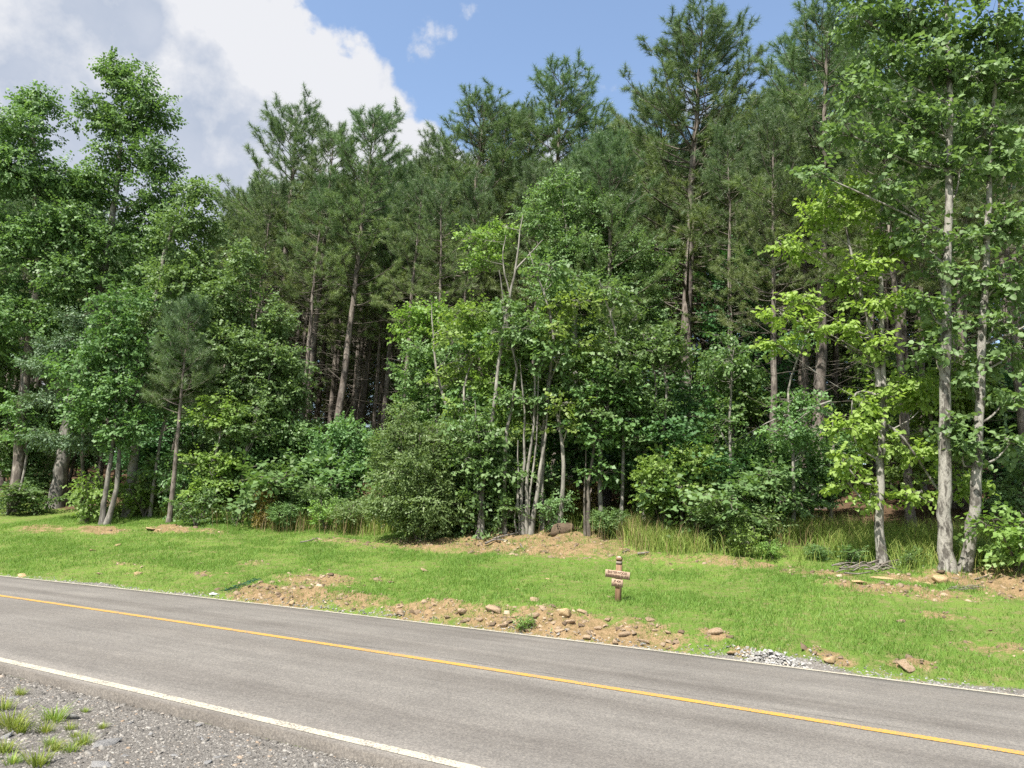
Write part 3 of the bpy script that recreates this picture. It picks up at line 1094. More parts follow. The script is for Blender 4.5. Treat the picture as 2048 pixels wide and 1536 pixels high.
    return root


def L2(px, py, hw, hh, Y, dy=0.0, deep=0.95):
    """a lobe seen at a pixel with half width and half height in pixels, at distance Y"""
    c = at(px, py, Y + dy)
    k = (Y + dy) / FPX
    return c, np.array([hw * k, hw * k * deep, hh * k])


def stem_px(pts, Y, r0, base=None, wob=0.0):
    """a stem through pixels at distance Y, its foot put on the ground"""
    P = [at(x, y, Y) for x, y in pts]
    if base is None:
        P[0] = np.array([P[0][0], P[0][1], height(P[0][0], P[0][1])])
    else:
        P[0] = base
    return np.array(P), r0


PINES, TREES = [], []

# ------------------------------------------------------------------ pines
protos = [pine('pine_tree', 11, 18, .17, .48, 2.7, dead=40), pine('pine_tree', 12, 18, .16, .55, 2.4, dead=52), pine('pine_tree', 13, 18, .18, .44, 3.0, dead=36),
          pine('pine_tree', 14, 18, .15, .58, 2.2, dead=58), pine('pine_tree', 15, 18, .17, .50, 2.6, dead=46)]
HERO = pine('pine_tree', 21, 19, .20, .36, 3.3, K=76, step=.40, side=.24)
FILL = [pine('pine_tree', 22, 16, .14, .10, 2.6, K=56, wd=.016, dead=4, step=.62), pine('pine_tree', 23, 16, .14, .16, 2.9, K=56, wd=.016, dead=4, step=.62)]
used = set()


def put_pine(src, loc, H, label, group=None, tilt=None, wide=1.0, rotz=None):
    k = H / src['height']
    sc = (k * wide, k * wide, k)
    rz = float((hash((round(float(loc[0]), 2), round(float(loc[1]), 2))) % 628) / 100) if rotz is None else rotz
    if src.name not in used:
        used.add(src.name)
        r = src
        place(r, loc, rz, sc, tilt)
    else:
        r = copy_tree(src, loc, rz, sc, tilt)
    tag(r, label, 'pine tree', group)
    return r


def pine_px(src, low, topp, Y, label, wide=1.0, group=None, rotz=None):
    """a pine whose stem passes a low pixel and whose tip stands at a pixel, at distance Y"""
    a, b = at(*low, Y), at(*topp, Y)
    d = unit(b - a)
    t = 0.0
    p = a.copy()
    for _ in range(400):
        if p[2] <= height(p[0], p[1]):
            break
        p = p - d * 0.05
    return put_pine(src, p - [0, 0, 0.05], float(np.linalg.norm(b - p)), label, group, d, wide, rotz)


P = protos
for a in [
    (HERO, (1365, 870), (1397, 48), 27, 'tallest full crowned pine with a thick straight trunk, dark cones on its limbs', 1.28),
    (P[1], (602, 900), (664, 268), 30, 'slender dark trunked pine rising from the scrub between two taller pine tips', 1.15),
    (P[0], (662, 920), (746, 226), 29, 'pine with a long pale leaning trunk and forked open top against the white cloud', 1.09),
    (P[2], (545, 900), (602, 224), 32, 'pine with a long bare reaching limb beside the blue gap next to the poplars', 1.22),
    (P[3], (440, 880), (492, 392), 36, 'low pine crown filling the notch between poplars and taller pines', 1.54),
    (P[4], (715, 880), (782, 330), 34, 'thin pine with many dead lower limbs behind the leaning trunk', 1.15),
    (P[2], (905, 860), (968, 204), 31, 'broad pine with upswept limbs rising above the pale bare stem', 1.28),
    (P[0], (945, 850), (1012, 226), 33, 'pine close behind the upswept one, its trunk bare and straight', 1.15),
    (P[1], (835, 880), (884, 282), 34, 'narrow pine tip beside the small cloud gap', 1.09),
    (P[4], (1065, 860), (1132, 156), 32, 'pine with a rounded open crown above the light green sweetgum', 1.28),
    (P[3], (1145, 900), (1196, 240), 34, 'short pine shoulder between the rounded crown and the tallest pine', 1.28),
    (P[0], (1245, 860), (1276, 268), 36, 'hazy pine top tucked beside the tallest pine', 1.41),
    (P[1], (1132, 950), (1165, 330), 28, 'pine trunk in deep shade behind the multi stemmed clump', 1.15),
    (P[3], (1168, 960), (1205, 360), 28.5, 'darker twin pine trunk in deep shade behind the clump', 1.15),
    (P[2], (1637, 1020), (1652, 28), 22.5, 'tall pine with an open twisted crown behind the yellow green maple', 1.22),
    (P[4], (1420, 900), (1470, 250), 33, 'pine standing just behind the tallest pine', 1.28),
    (P[0], (1545, 900), (1568, 180), 31, 'pine with loose drooping twigs beside the blue sky gap', 1.15),
    (P[1], (1812, 1000), (1800, 60), 25, 'straight grey pine trunk between the maple and the twin trunks', 1.15),
    (P[4], (1918, 1030), (1930, 120), 21.5, 'rough barked pine trunk standing between the twin trunks', 1.15),
    (P[3], (1745, 960), (1735, 90), 30, 'pine crown showing behind the poplar leaves', 1.28),
    (P[0], (820, 900), (858, 345), 35, 'hazy pine filling the dip beside the narrow pine tip', 1.2),
    (P[3], (1010, 870), (1062, 235), 35, 'pine behind the upswept pair with its tip just lower', 1.2),
    (P[2], (1300, 880), (1325, 205), 33, 'pine crown crowding the flank of the tallest pine', 1.2),
    (P[1], (1490, 900), (1515, 215), 32, 'pine closing the gap beyond the tallest pine', 1.2),
    (P[4], (1600, 930), (1618, 95), 28, 'loose crowned pine just behind the twisted one', 1.2),
]:
    pine_px(*a)

# the wood behind: pines in rough rows up the slope, kept under the photographed skyline
sky_x = [-400, 0, 400, 460, 520, 800, 850, 1250, 1550, 2048, 2500]
sky_y = [330, 330, 520, 450, 370, 345, 330, 285, 235, 150, 150]
rb = np.random.default_rng(77)
cnt = 0
for s in np.arange(11.5, 58, 2.9):
    for u in np.arange(-75, 45, 2.9 + s * 0.02):
        uu, ss = u + rb.normal(scale=0.7), s + rb.normal(scale=0.7)
        x, y = xy_of(uu, ss + float(n_far(uu)))
        z = float(height(x, y))
        px, py, dep = project([[x, y, z]])
        if dep[0] < 5 or px[0] < -160 or px[0] > 2210 or cnt > 270:
            continue
        lim = np.interp(px[0] + 60, sky_x, sky_y)
        htop = at(float(px[0]) + 60, float(lim), y)[2] - z
        Ht = min(rb.uniform(17, 22), htop * rb.uniform(0.9, 1.0))
        if Ht < 7:
            continue
        t = unit([rb.normal(scale=0.02), rb.normal(scale=0.02), 1])
        src = protos[int(rb.integers(0, 5))] if s < 29 else FILL[int(rb.integers(0, 2))]
        near_row = s < 20
        put_pine(src, (x, y, z - 0.05), Ht, 'straight bare trunked pine standing in the shade just inside the wood' if near_row else 'thin pine far back among the trunks of the wood',
                 'pines just inside the wood' if near_row else 'pines far back in the wood', t, rb.uniform(.85, 1.15), float(rb.uniform(0, 6.28)))
        cnt += 1

young = pine('young_pine_tree', 31, 8.0, .085, .50, 1.25, K=60, dead=8, needle=.24, wd=.009, mat='needle_young', step=.62, side=.17, top=.7)
_a, _b = ground(338, 1047), None
_b = at(380, 612, _a[1])
put_pine(young, _a - [0, 0, .04], float(np.linalg.norm(_b - _a)), 'young blue green pine with a thin leaning trunk at the edge of the lawn', None, unit(_b - _a), 1.0)

# ------------------------------------------------------------------ broadleaf trees along the edge of the wood
def tree(name, label, seed, Y, stems, lobes, leaf, cov, lm, bmk, cat='tree', group=None, foot=None, **kw):
    ys = Y
    st = []
    for i, (pts, r0) in enumerate(stems):
        if i > 0 and pts[0][1] < stems[0][0][0][1] - 30:     # a limb that leaves the stem above ground
            st.append((np.array([at(x, y, ys) for x, y in pts]), r0))
        elif foot is not None:
            g0 = ground(*pts[0])
            if i == 0:
                ys = g0[1]
            st.append(stem_px(pts, ys, r0, g0 - [0, 0, .04]))
        else:
            st.append(stem_px(pts, ys, r0))
    lb = [L2(l[0], l[1], l[2], l[3], ys, l[4] if len(l) > 4 else 0.0) for l in lobes]
    r = broadleaf(name, seed, st, lb, leaf, cov, M[lm], M[bmk], **kw)
    return tag(r, label, cat, group)


# left group of tulip poplars
tree('tulip_poplar_tree', 'tulip poplar with a dark slanting trunk and loose upper crown beside the tallest poplar', 101, 28.5,
     [([(38, 960), (52, 740), (76, 560), (70, 330), (66, 190)], .19)],
     [(75, 200, 50, 45), (60, 270, 85, 60), (25, 360, 90, 70), (110, 370, 70, 60), (120, 480, 80, 80), (25, 500, 90, 80), (20, 620, 80, 80), (100, 630, 70, 60), (-60, 420, 90, 130), (-40, 620, 80, 90)],
     .125, 1.0, 'poplar', 'bark_pine')
tree('tulip_poplar_tree', 'tallest tulip poplar with a thick grey trunk rooted beside the lime green bush', 102, 27,
     [([(110, 1014), (128, 900), (152, 760), (208, 540), (238, 330), (248, 140)], .26)],
     [(225, 145, 38, 40), (272, 160, 48, 50), (190, 225, 52, 42), (305, 215, 48, 55), (245, 235, 60, 55), (235, 310, 45, 50), (320, 315, 55, 45), (190, 370, 60, 60), (285, 400, 75, 60),
      (160, 450, 65, 60), (255, 480, 70, 55), (330, 470, 45, 50), (190, 560, 80, 60), (290, 560, 60, 55), (130, 600, 60, 50)],
     .125, 1.0, 'poplar', 'bark_poplar', foot=True)
tree('tulip_poplar_tree', 'shorter poplar with a pale bent trunk showing through rounded light crown', 103, 26,
     [([(258, 1010), (280, 830), (305, 640), (335, 490), (385, 375)], .15)],
     [(392, 390, 40, 46), (385, 465, 64, 64), (412, 550, 54, 68), (345, 560, 60, 50), (400, 660, 65, 60), (300, 650, 60, 50), (340, 740, 70, 50), (430, 620, 40, 50)],
     .108, 1.05, 'gum', 'bark_pale')
tree('maple_tree', 'two slim grey stems curving up from one foot at the edge of the lawn', 104, 25,
     [([(204, 1050), (210, 985), (226, 890), (232, 800), (226, 700)], .085), ([(212, 1051), (231, 985), (240, 890), (252, 800), (258, 700)], .08)],
     [(165, 735, 65, 50), (235, 690, 65, 50), (200, 800, 60, 40), (262, 770, 50, 60), (155, 830, 55, 35), (255, 860, 40, 40), (228, 880, 35, 30), (225, 620, 60, 50)],
     .108, .95, 'green', 'bark_poplar', foot=True)
tree('hardwood_tree', 'dark leafy hardwood crowding the shade beside the thick grey poplar trunk', 105, 31,
     [([(-10, 1000), (0, 800), (10, 640)], .13)],
     [(20, 720, 75, 60), (-20, 820, 80, 70), (50, 810, 60, 50), (20, 900, 60, 45), (-60, 700, 80, 80), (85, 860, 45, 40), (60, 950, 40, 35)],
     .11, 1.0, 'green', 'bark_twig')
tree('cedar_tree', 'grey green cedar boughs in flat tiers crossing the thick poplar trunk', 106, 25.5,
     [([(168, 1015), (165, 850), (150, 690)], .06)],
     [(135, 690, 60, 16), (100, 735, 55, 15), (190, 775, 50, 13), (95, 800, 45, 14), (100, 875, 45, 12), (175, 888, 60, 12), (150, 640, 40, 20)],
     .10, 1.0, 'cedar', 'bark_twig', wid=.5, flat=1.0)
tree('sweetgum_tree', 'light green sweetgum in front of the first pines', 107, 25.6,
     [([(505, 1015), (512, 800), (496, 520)], .12)],
     [(494, 520, 36, 46), (478, 600, 66, 56), (540, 650, 60, 50), (462, 690, 70, 56), (525, 745, 80, 56), (455, 780, 60, 56), (565, 800, 62, 50), (500, 850, 70, 50), (580, 730, 46, 40), (440, 640, 46, 46)],
     .1, 1.0, 'gum', 'bark_pine')
tree('sapling', 'yellow green sapling spreading flat tiers of leaves beside the leaning young pine', 108, 25,
     [([(412, 1040), (428, 940), (441, 850), (438, 795)], .035)],
     [(432, 803, 42, 12), (455, 825, 45, 13), (410, 838, 35, 10), (470, 848, 30, 11), (420, 915, 45, 11), (455, 925, 40, 12), (440, 965, 50, 18), (395, 985, 30, 18)],
     .12, 1.1, 'lime', 'bark_pale', foot=True, flat=1.0, cat='sapling')
for i, (x, Y, b, lab) in enumerate([
    (545, 25.5, [(540, 905, 60, 45), (590, 880, 50, 40), (510, 950, 50, 40), (575, 960, 55, 45), (530, 1000, 45, 25), (600, 925, 40, 40)], 'leafy thicket of young gums at the foot of the dark twin pine trunks'),
    (660, 25.0, [(660, 900, 45, 40), (700, 870, 45, 40), (650, 960, 50, 40), (710, 940, 45, 45), (690, 1000, 50, 28), (625, 990, 35, 30), (745, 900, 30, 40)], 'green thicket at the foot of the long pale leaning pine'),
]):
    tree('thicket_tree', lab, 120 + i, Y, [([(x, 1020), (x + 8, 930), (x + 12, 860)], .04), ([(x + 6, 1020), (x + 40, 930), (x + 45, 870)], .03)], b, .098, 1.0, ('green', 'gum')[i], 'bark_twig')

# centre
tree('privet_shrub', 'big rounded fine leaved shrub spilling to the ground beside the bare earth mound', 130, 21.5,
     [([(842, 1078), (840, 1000), (830, 880)], .04), ([(850, 1078), (870, 1000), (880, 880)], .035), ([(836, 1078), (800, 1010), (780, 940)], .03)],
     [(815, 850, 42, 35), (865, 880, 55, 45), (795, 905, 52, 42), (840, 945, 70, 50), (900, 925, 50, 50), (770, 975, 50, 42), (835, 1010, 75, 40), (905, 1000, 45, 42), (775, 1030, 45, 26), (845, 1050, 65, 24)],
     .075, .8, 'bush', 'bark_twig', foot=True, wid=.6, cat='shrub')
tree('small_tree', 'slim crooked stemmed small tree above the big rounded shrub', 131, 22.5,
     [([(882, 1075), (884, 980), (872, 850), (862, 700)], .045)],
     [(838, 705, 42, 22), (885, 735, 48, 32), (825, 755, 42, 32), (870, 790, 50, 30), (905, 800, 40, 35), (815, 800, 35, 25), (845, 830, 45, 25)],
     .085, .95, 'bush', 'bark_pale')
tree('oak_sapling', 'bright green oak sapling top against the dark pine trunks', 132, 24,
     [([(856, 1030), (858, 820), (848, 650)], .045)],
     [(820, 640, 30, 14), (850, 625, 40, 20), (880, 655, 38, 20), (830, 670, 35, 15), (860, 690, 32, 12)],
     .12, 1.0, 'lime', 'bark_twig', flat=.9)
tree('sweetgum_tree', 'large light green sweetgum whose broad crown fronts the pines', 133, 24,
     [([(1142, 1060), (1150, 820), (1148, 600), (1125, 400)], .13), ([(1150, 1060), (1190, 800), (1230, 560)], .09)],
     [(1115, 370, 38, 38), (1085, 425, 48, 42), (1160, 410, 55, 50), (1215, 440, 40, 45), (1100, 500, 60, 50), (1180, 500, 65, 50), (1255, 510, 50, 50), (1130, 580, 70, 45), (1215, 590, 65, 50),
      (1290, 580, 50, 55), (1320, 650, 40, 45), (1260, 670, 60, 45), (1180, 660, 60, 40), (1320, 520, 30, 30)],
     .10, .95, 'gum', 'bark_pale', wid=.75)
tree('bare_topped_tree', 'thin pale stem with bare forked branches at its top leaning over the thicket', 134, 21.5,
     [([(962, 1075), (966, 960), (984, 830), (1012, 640), (1030, 540), (1046, 430)], .06), ([(1008, 660), (1006, 600), (998, 540)], .018), ([(1030, 540), (1062, 505), (1085, 480)], .015), ([(1020, 590), (1005, 520), (1012, 470)], .012)],
     [(948, 475, 28, 22, .9), (985, 480, 38, 22, 1.2), (1005, 455, 28, 15, 1.2), (965, 520, 40, 24, 1.2), (990, 620, 50, 28, 1.6), (940, 650, 40, 28, 1.4), (1060, 640, 40, 28, 1.4)],
     .10, .8, 'lime', 'bark_pale', foot=True)
tree('multi_stem_tree', 'clump of six pale slim stems rising from the bare earth mound', 135, 20.5,
     [([(1046, 1066), (1044, 980), (1050, 860), (1040, 720)], .045), ([(1052, 1066), (1054, 960), (1068, 820), (1066, 660)], .05), ([(1040, 1068), (1036, 990), (1036, 880)], .025),
      ([(1062, 1068), (1072, 1000), (1084, 920), (1092, 860), (1100, 760)], .055), ([(1056, 1066), (1060, 990), (1072, 880), (1080, 700)], .03), ([(1034, 1070), (1030, 1030), (1040, 980)], .018)],
     [(1060, 690, 55, 32, .9), (1000, 700, 50, 30, .9), (1120, 690, 50, 30, .9), (1175, 720, 55, 28, .9), (980, 760, 45, 32, .9), (1045, 760, 55, 28, .9), (1110, 770, 50, 26, .9), (1160, 790, 40, 28, .9), (1020, 820, 50, 25, .9), (1085, 825, 45, 20, .9), (1240, 735, 40, 22, .9)],
     .098, .9, 'lime', 'bark_pale', foot=True, flat=.8)
tree('oak_tree', 'young oak with a flat bright tier of leaves beside the brown boulder', 136, 20.5,
     [([(1178, 1072), (1176, 980), (1190, 880), (1196, 740)], .05), ([(1170, 1070), (1168, 1000), (1172, 900)], .03)],
     [(1192, 884, 42, 9), (1225, 745, 45, 18), (1195, 790, 50, 24), (1250, 790, 40, 24), (1170, 850, 45, 20), (1225, 850, 40, 24), (1205, 940, 35, 20)],
     .11, .95, 'green', 'bark_twig', foot=True, flat=1.0)
tree('vine_clad_tree', 'thin stem wrapped in broad dark leaves at the edge of the earth mound', 137, 20.5,
     [([(957, 1076), (962, 1000), (960, 900), (950, 800)], .045)],
     [(950, 860, 45, 40), (990, 890, 40, 35), (930, 920, 40, 40), (965, 950, 42, 35), (1005, 945, 35, 25), (955, 1000, 32, 30), (962, 1048, 22, 24), (1010, 990, 26, 18)],
     .11, .85, 'green', 'bark_poplar', foot=True)
tree('rusty_shrub', 'small shrub with bronze tinted leaves overhanging the brown boulder', 138, 21.5,
     [([(1128, 1055), (1132, 1010), (1140, 970)], .02)],
     [(1120, 985, 32, 18), (1160, 990, 34, 20), (1140, 1015, 40, 14)], .08, .9, 'rust', 'bark_twig', cat='shrub')

# right
tree('maple_shrub', 'bushy yellow green maple spreading low beside the tall dry grass', 150, 19.5,
     [([(1362, 1082), (1362, 990), (1350, 920)], .035), ([(1368, 1082), (1390, 980), (1405, 920)], .03)],
     [(1340, 910, 35, 16), (1385, 915, 42, 22), (1310, 945, 42, 24), (1360, 955, 55, 26), (1415, 945, 42, 28), (1330, 990, 48, 20), (1395, 995, 48, 20), (1290, 975, 26, 22)],
     .1, 1.1, 'lime', 'bark_twig', foot=True, cat='shrub')
tree('arching_tree', 'pale bare limb arching down out of a leafy thicket in front of the grey pine', 151, 20.5,
     [([(1660, 1035), (1668, 930), (1662, 800)], .045), ([(1662, 802), (1600, 822), (1550, 838), (1495, 868), (1455, 890)], .016), ([(1505, 862), (1512, 900), (1490, 935)], .006), ([(1455, 890), (1440, 860), (1428, 838)], .012)],
     [(1480, 905, 40, 22), (1535, 890, 48, 28), (1600, 900, 50, 34), (1500, 950, 50, 28), (1570, 960, 60, 32), (1640, 930, 42, 40), (1690, 900, 38, 36), (1620, 990, 55, 24), (1530, 1000, 55, 20), (1460, 985, 35, 24)],
     .1, .95, 'green', 'bark_pale')
tree('oak_tree', 'dark glossy oak crown in front of the pine trunks beside the tallest pine', 152, 25,
     [([(1492, 1040), (1490, 820), (1478, 560)], .09)],
     [(1465, 520, 45, 26), (1505, 555, 45, 34), (1445, 575, 42, 34), (1490, 620, 55, 36), (1440, 650, 40, 30), (1530, 660, 40, 36), (1480, 700, 55, 32), (1545, 730, 45, 34), (1440, 730, 42, 30), (1500, 780, 60, 36), (1560, 800, 45, 34), (1450, 810, 45, 32)],
     .108, .95, 'dark', 'bark_twig')
tree('maple_tree', 'slender maple with bright yellow green leaf tiers and a spotted pale trunk', 153, 17.5,
     [([(1764, 1133), (1758, 1050), (1762, 900), (1766, 700), (1763, 500), (1762, 380)], .095), ([(1757, 760), (1748, 690), (1722, 580), (1695, 480), (1688, 400)], .045),
      ([(1772, 850), (1800, 870), (1850, 940), (1880, 990), (1888, 1020)], .022), ([(1760, 790), (1720, 783), (1706, 800), (1704, 830)], .016)],
     [(1690, 372, 36, 10), (1720, 385, 34, 12), (1655, 410, 40, 14), (1700, 430, 46, 14), (1630, 440, 28, 12), (1575, 486, 42, 11), (1632, 500, 34, 11), (1775, 480, 40, 14), (1800, 500, 22, 12), (1735, 530, 40, 16),
      (1700, 560, 40, 16), (1605, 600, 32, 14), (1570, 632, 36, 14), (1735, 610, 46, 20), (1785, 600, 30, 18), (1630, 660, 40, 16), (1700, 660, 40, 20), (1760, 690, 44, 20), (1560, 690, 30, 12), (1815, 770, 46, 20),
      (1735, 800, 42, 30), (1855, 800, 40, 18), (1700, 850, 40, 28), (1760, 880, 36, 24), (1685, 920, 30, 24), (1860, 905, 44, 14), (1905, 955, 36, 12), (1830, 985, 40, 10), (1695, 965, 26, 16), (1950, 975, 24, 16), (1740, 990, 16, 12)],
     .11, 1.2, 'yellow', 'bark_lichen', foot=True, flat=.7, droop=.4, subs=5, fine=True)
tree('tulip_poplar_tree', 'tulip poplar with two mottled grey trunks parting in a V', 154, 17,
     [([(1894, 1142), (1889, 1030), (1889, 850), (1893, 620), (1900, 320), (1893, 20), (1890, -120)], .135), ([(1926, 1142), (1946, 1030), (1956, 880), (1967, 640), (1976, 430), (1990, 150), (2000, -60)], .11)],
     [(1730, 40, 60, 26), (1800, 20, 60, 34), (1880, 50, 60, 45), (1960, 60, 60, 50), (2030, 60, 50, 60), (1770, 120, 60, 30), (1850, 130, 65, 40), (1940, 150, 60, 45), (2020, 170, 50, 50),
      (1710, 190, 50, 26), (1790, 215, 55, 30), (1880, 240, 60, 38), (1970, 260, 60, 40), (1685, 265, 36, 20), (1750, 290, 46, 24), (1830, 310, 50, 28), (1640, 350, 36, 20), (1920, 340, 50, 28),
      (2020, 330, 50, 50), (1760, 370, 40, 18), (1830, 420, 44, 22), (2010, 450, 45, 40), (1940, 480, 34, 24), (2030, 560, 36, 50), (1900, 640, 26, 22), (1990, 640, 34, 34), (1880, 545, 26, 20), (2030, 700, 34, 36),
      (1940, 760, 26, 20), (2010, 800, 30, 24), (1900, 845, 24, 16), (1960, 560, 30, 26), (1870, 700, 26, 20), (2025, 880, 30, 24), (1840, 480, 34, 22), (1985, 720, 30, 26), (1850, 600, 26, 18), (1925, 900, 22, 14), (2000, 560, 32, 30), (1830, -60, 90, 60), (1960, -80, 100, 60), (2110, 120, 60, 110), (2120, 380, 60, 110), (2110, 620, 50, 80), (1720, -30, 50, 40)],
     .125, 1.05, 'gum', 'bark_lichen', foot=True, subs=6, flare=1.3, fine=True)
tree('hardwood_tree', 'dark stemmed hardwood in deep shade past the twin trunks', 155, 20,
     [([(2030, 1060), (2028, 900), (2035, 740)], .08), ([(2022, 1062), (2014, 900), (2005, 780)], .05)],
     [(2030, 760, 45, 45), (1995, 820, 40, 40), (2045, 850, 50, 50), (2000, 900, 42, 40), (2040, 950, 50, 40), (1990, 960, 30, 30), (2100, 850, 60, 110), (2010, 1005, 40, 22)],
     .108, .95, 'dark', 'bark_twig')

# ------------------------------------------------------------------ understorey copies inside the wood, and shrubs along the edge
def understorey(seed, h, lm, leaf, name='understorey_tree', flat=.8):
    rng = np.random.default_rng(seed)
    st = [(np.array([[0, 0, 0], [rng.normal(scale=.1), rng.normal(scale=.1), h * .5], [rng.normal(scale=.2), rng.normal(scale=.2), h * .92]]), 0.012 * h + .01)]
    lb = []
    for k in range(9):
        f = rng.uniform(0.25, 1.0)
        w = h * 0.30 * (1.15 - 0.6 * f)
        a = rng.uniform(0, 6.28)
        lb.append((np.array([math.cos(a) * w * rng.uniform(.2, 1), math.sin(a) * w * rng.uniform(.2, 1), h * f]), np.array([w * .6, w * .6, h * .10])))
    r = broadleaf(name, seed, st, lb, leaf, .95, M[lm], M['bark_twig'], subs=5, flat=flat)
    r['height'] = h
    return r


US_SRC = [understorey(201, 5, 'green', .11), understorey(202, 5, 'dark', .12), understorey(203, 5, 'gum', .105), understorey(204, 5, 'lime', .11), understorey(205, 5, 'green', .11)]
used_u = set()


def put_copy(src, loc, k, label, cat, group, rz, wide=1.0):
    if src.name not in used_u:
        used_u.add(src.name)
        r = src
        place(r, loc, rz, (k * wide, k * wide, k))
    else:
        r = copy_tree(src, loc, rz, (k * wide, k * wide, k))
    return tag(r, label, cat, group)


ru = np.random.default_rng(99)
n = 0
for s in (9.0, 10.5, 12.5, 15, 18, 22, 27, 33, 39, 45):
    for u in np.arange(-60, 26, 2.3 + s * 0.07):
        uu, ss = u + ru.normal(scale=0.8), s + ru.normal(scale=0.6)
        x, y = xy_of(uu, ss + float(n_far(uu)))
        z = float(height(x, y))
        px, py, dep = project([[x, y, z]])
        if dep[0] < 5 or px[0] < -60 or px[0] > 2100:
            continue
        if 1480 < px[0] < 2048 and s < 11:                 # open shaded grass behind the maple
            continue
        if 40 < px[0] < 215 and s < 12:
            continue
        h = ru.uniform(2.2, 5.2) * (1.0 if s < 20 else 1.25 if s < 35 else 1.6)
        if 540 < px[0] < 810:
            h = min(h * .5, 2.4)
            if s < 16 and ru.random() < .5:
                continue
        k = int(ru.choice([0, 1, 2, 4, 1, 0, 3]))
        sp = ['mid green', 'dark green', 'light green', 'yellow green', 'small leaved green'][k]
        put_copy(US_SRC[k], (x, y, z - .03), h / 5, sp + ' understorey tree growing among the shaded pine trunks', 'tree', 'understorey trees among the pines', float(ru.uniform(0, 6.28)), ru.uniform(.9, 1.4))
        n += 1


def slender(seed, lm):
    rng = np.random.default_rng(seed)
    h = 6.0
    st = [(np.array([[0, 0, 0], [rng.normal(scale=.12), rng.normal(scale=.12), h * .35], [rng.normal(scale=.3), rng.normal(scale=.3), h * .7], [rng.normal(scale=.4), rng.normal(scale=.4), h]]), .05)]
    lb = []
    for k in range(11):
        f = rng.uniform(.42, 1.02)
        a = rng.uniform(0, 6.28)
        w = rng.uniform(.25, .6)
        lb.append((np.array([math.cos(a) * w, math.sin(a) * w, h * f]), np.array([.48, .48, .2]) * rng.uniform(.7, 1.2)))
    r = broadleaf('slender_tree', seed, st, lb, .11, .9, M[lm], M['bark_pale'], subs=4, flat=.7)
    return r


SL = [slender(401, 'gum'), slender(402, 'lime'), slender(403, 'green')]
for i, (px_, py_, h_, k_) in enumerate([(1205, 1066, 6.6, 0), (1240, 1068, 5.6, 2), (1120, 1060, 6.2, 1), (1010, 1064, 6.0, 2), (925, 1068, 5.6, 0), (1290, 1064, 5.2, 0), (900, 1060, 6.4, 1), (1085, 1058, 7.2, 0),
                                       (480, 1034, 5.8, 0), (300, 1034, 6.2, 2), (1455, 1070, 5.0, 2), (1585, 1075, 5.2, 0), (30, 1024, 6.0, 0), (1330, 1070, 5.4, 2)]):
    g = ground(px_, py_)
    put_copy(SL[k_], g - [0, 0, .04], h_ / 6, ['pale stemmed light green sapling', 'pale stemmed lime green sapling', 'pale stemmed deep green sapling'][k_] + ' reaching up out of the thicket', 'sapling', 'slender saplings in the thicket', px_ * .37)


def shrub(seed, lm, leaf, h=1.0, wid=.8):
    rng = np.random.default_rng(seed)
    st, lb = [], []
    for k in range(5):
        a = rng.uniform(0, 6.28)
        e = np.array([math.cos(a) * .35 * h, math.sin(a) * .35 * h, h * rng.uniform(.5, .9)])
        st.append((np.array([[0, 0, 0], e * [.4, .4, .5], e]), .012))
        lb.append((e, np.array([.30, .30, .22]) * h))
    lb.append((np.array([0, 0, .3 * h]), np.array([.38, .38, .2]) * h))
    r = broadleaf('shrub', seed, st, lb, leaf, 1.0, M[lm], M['bark_twig'], subs=4, wid=wid)
    return r


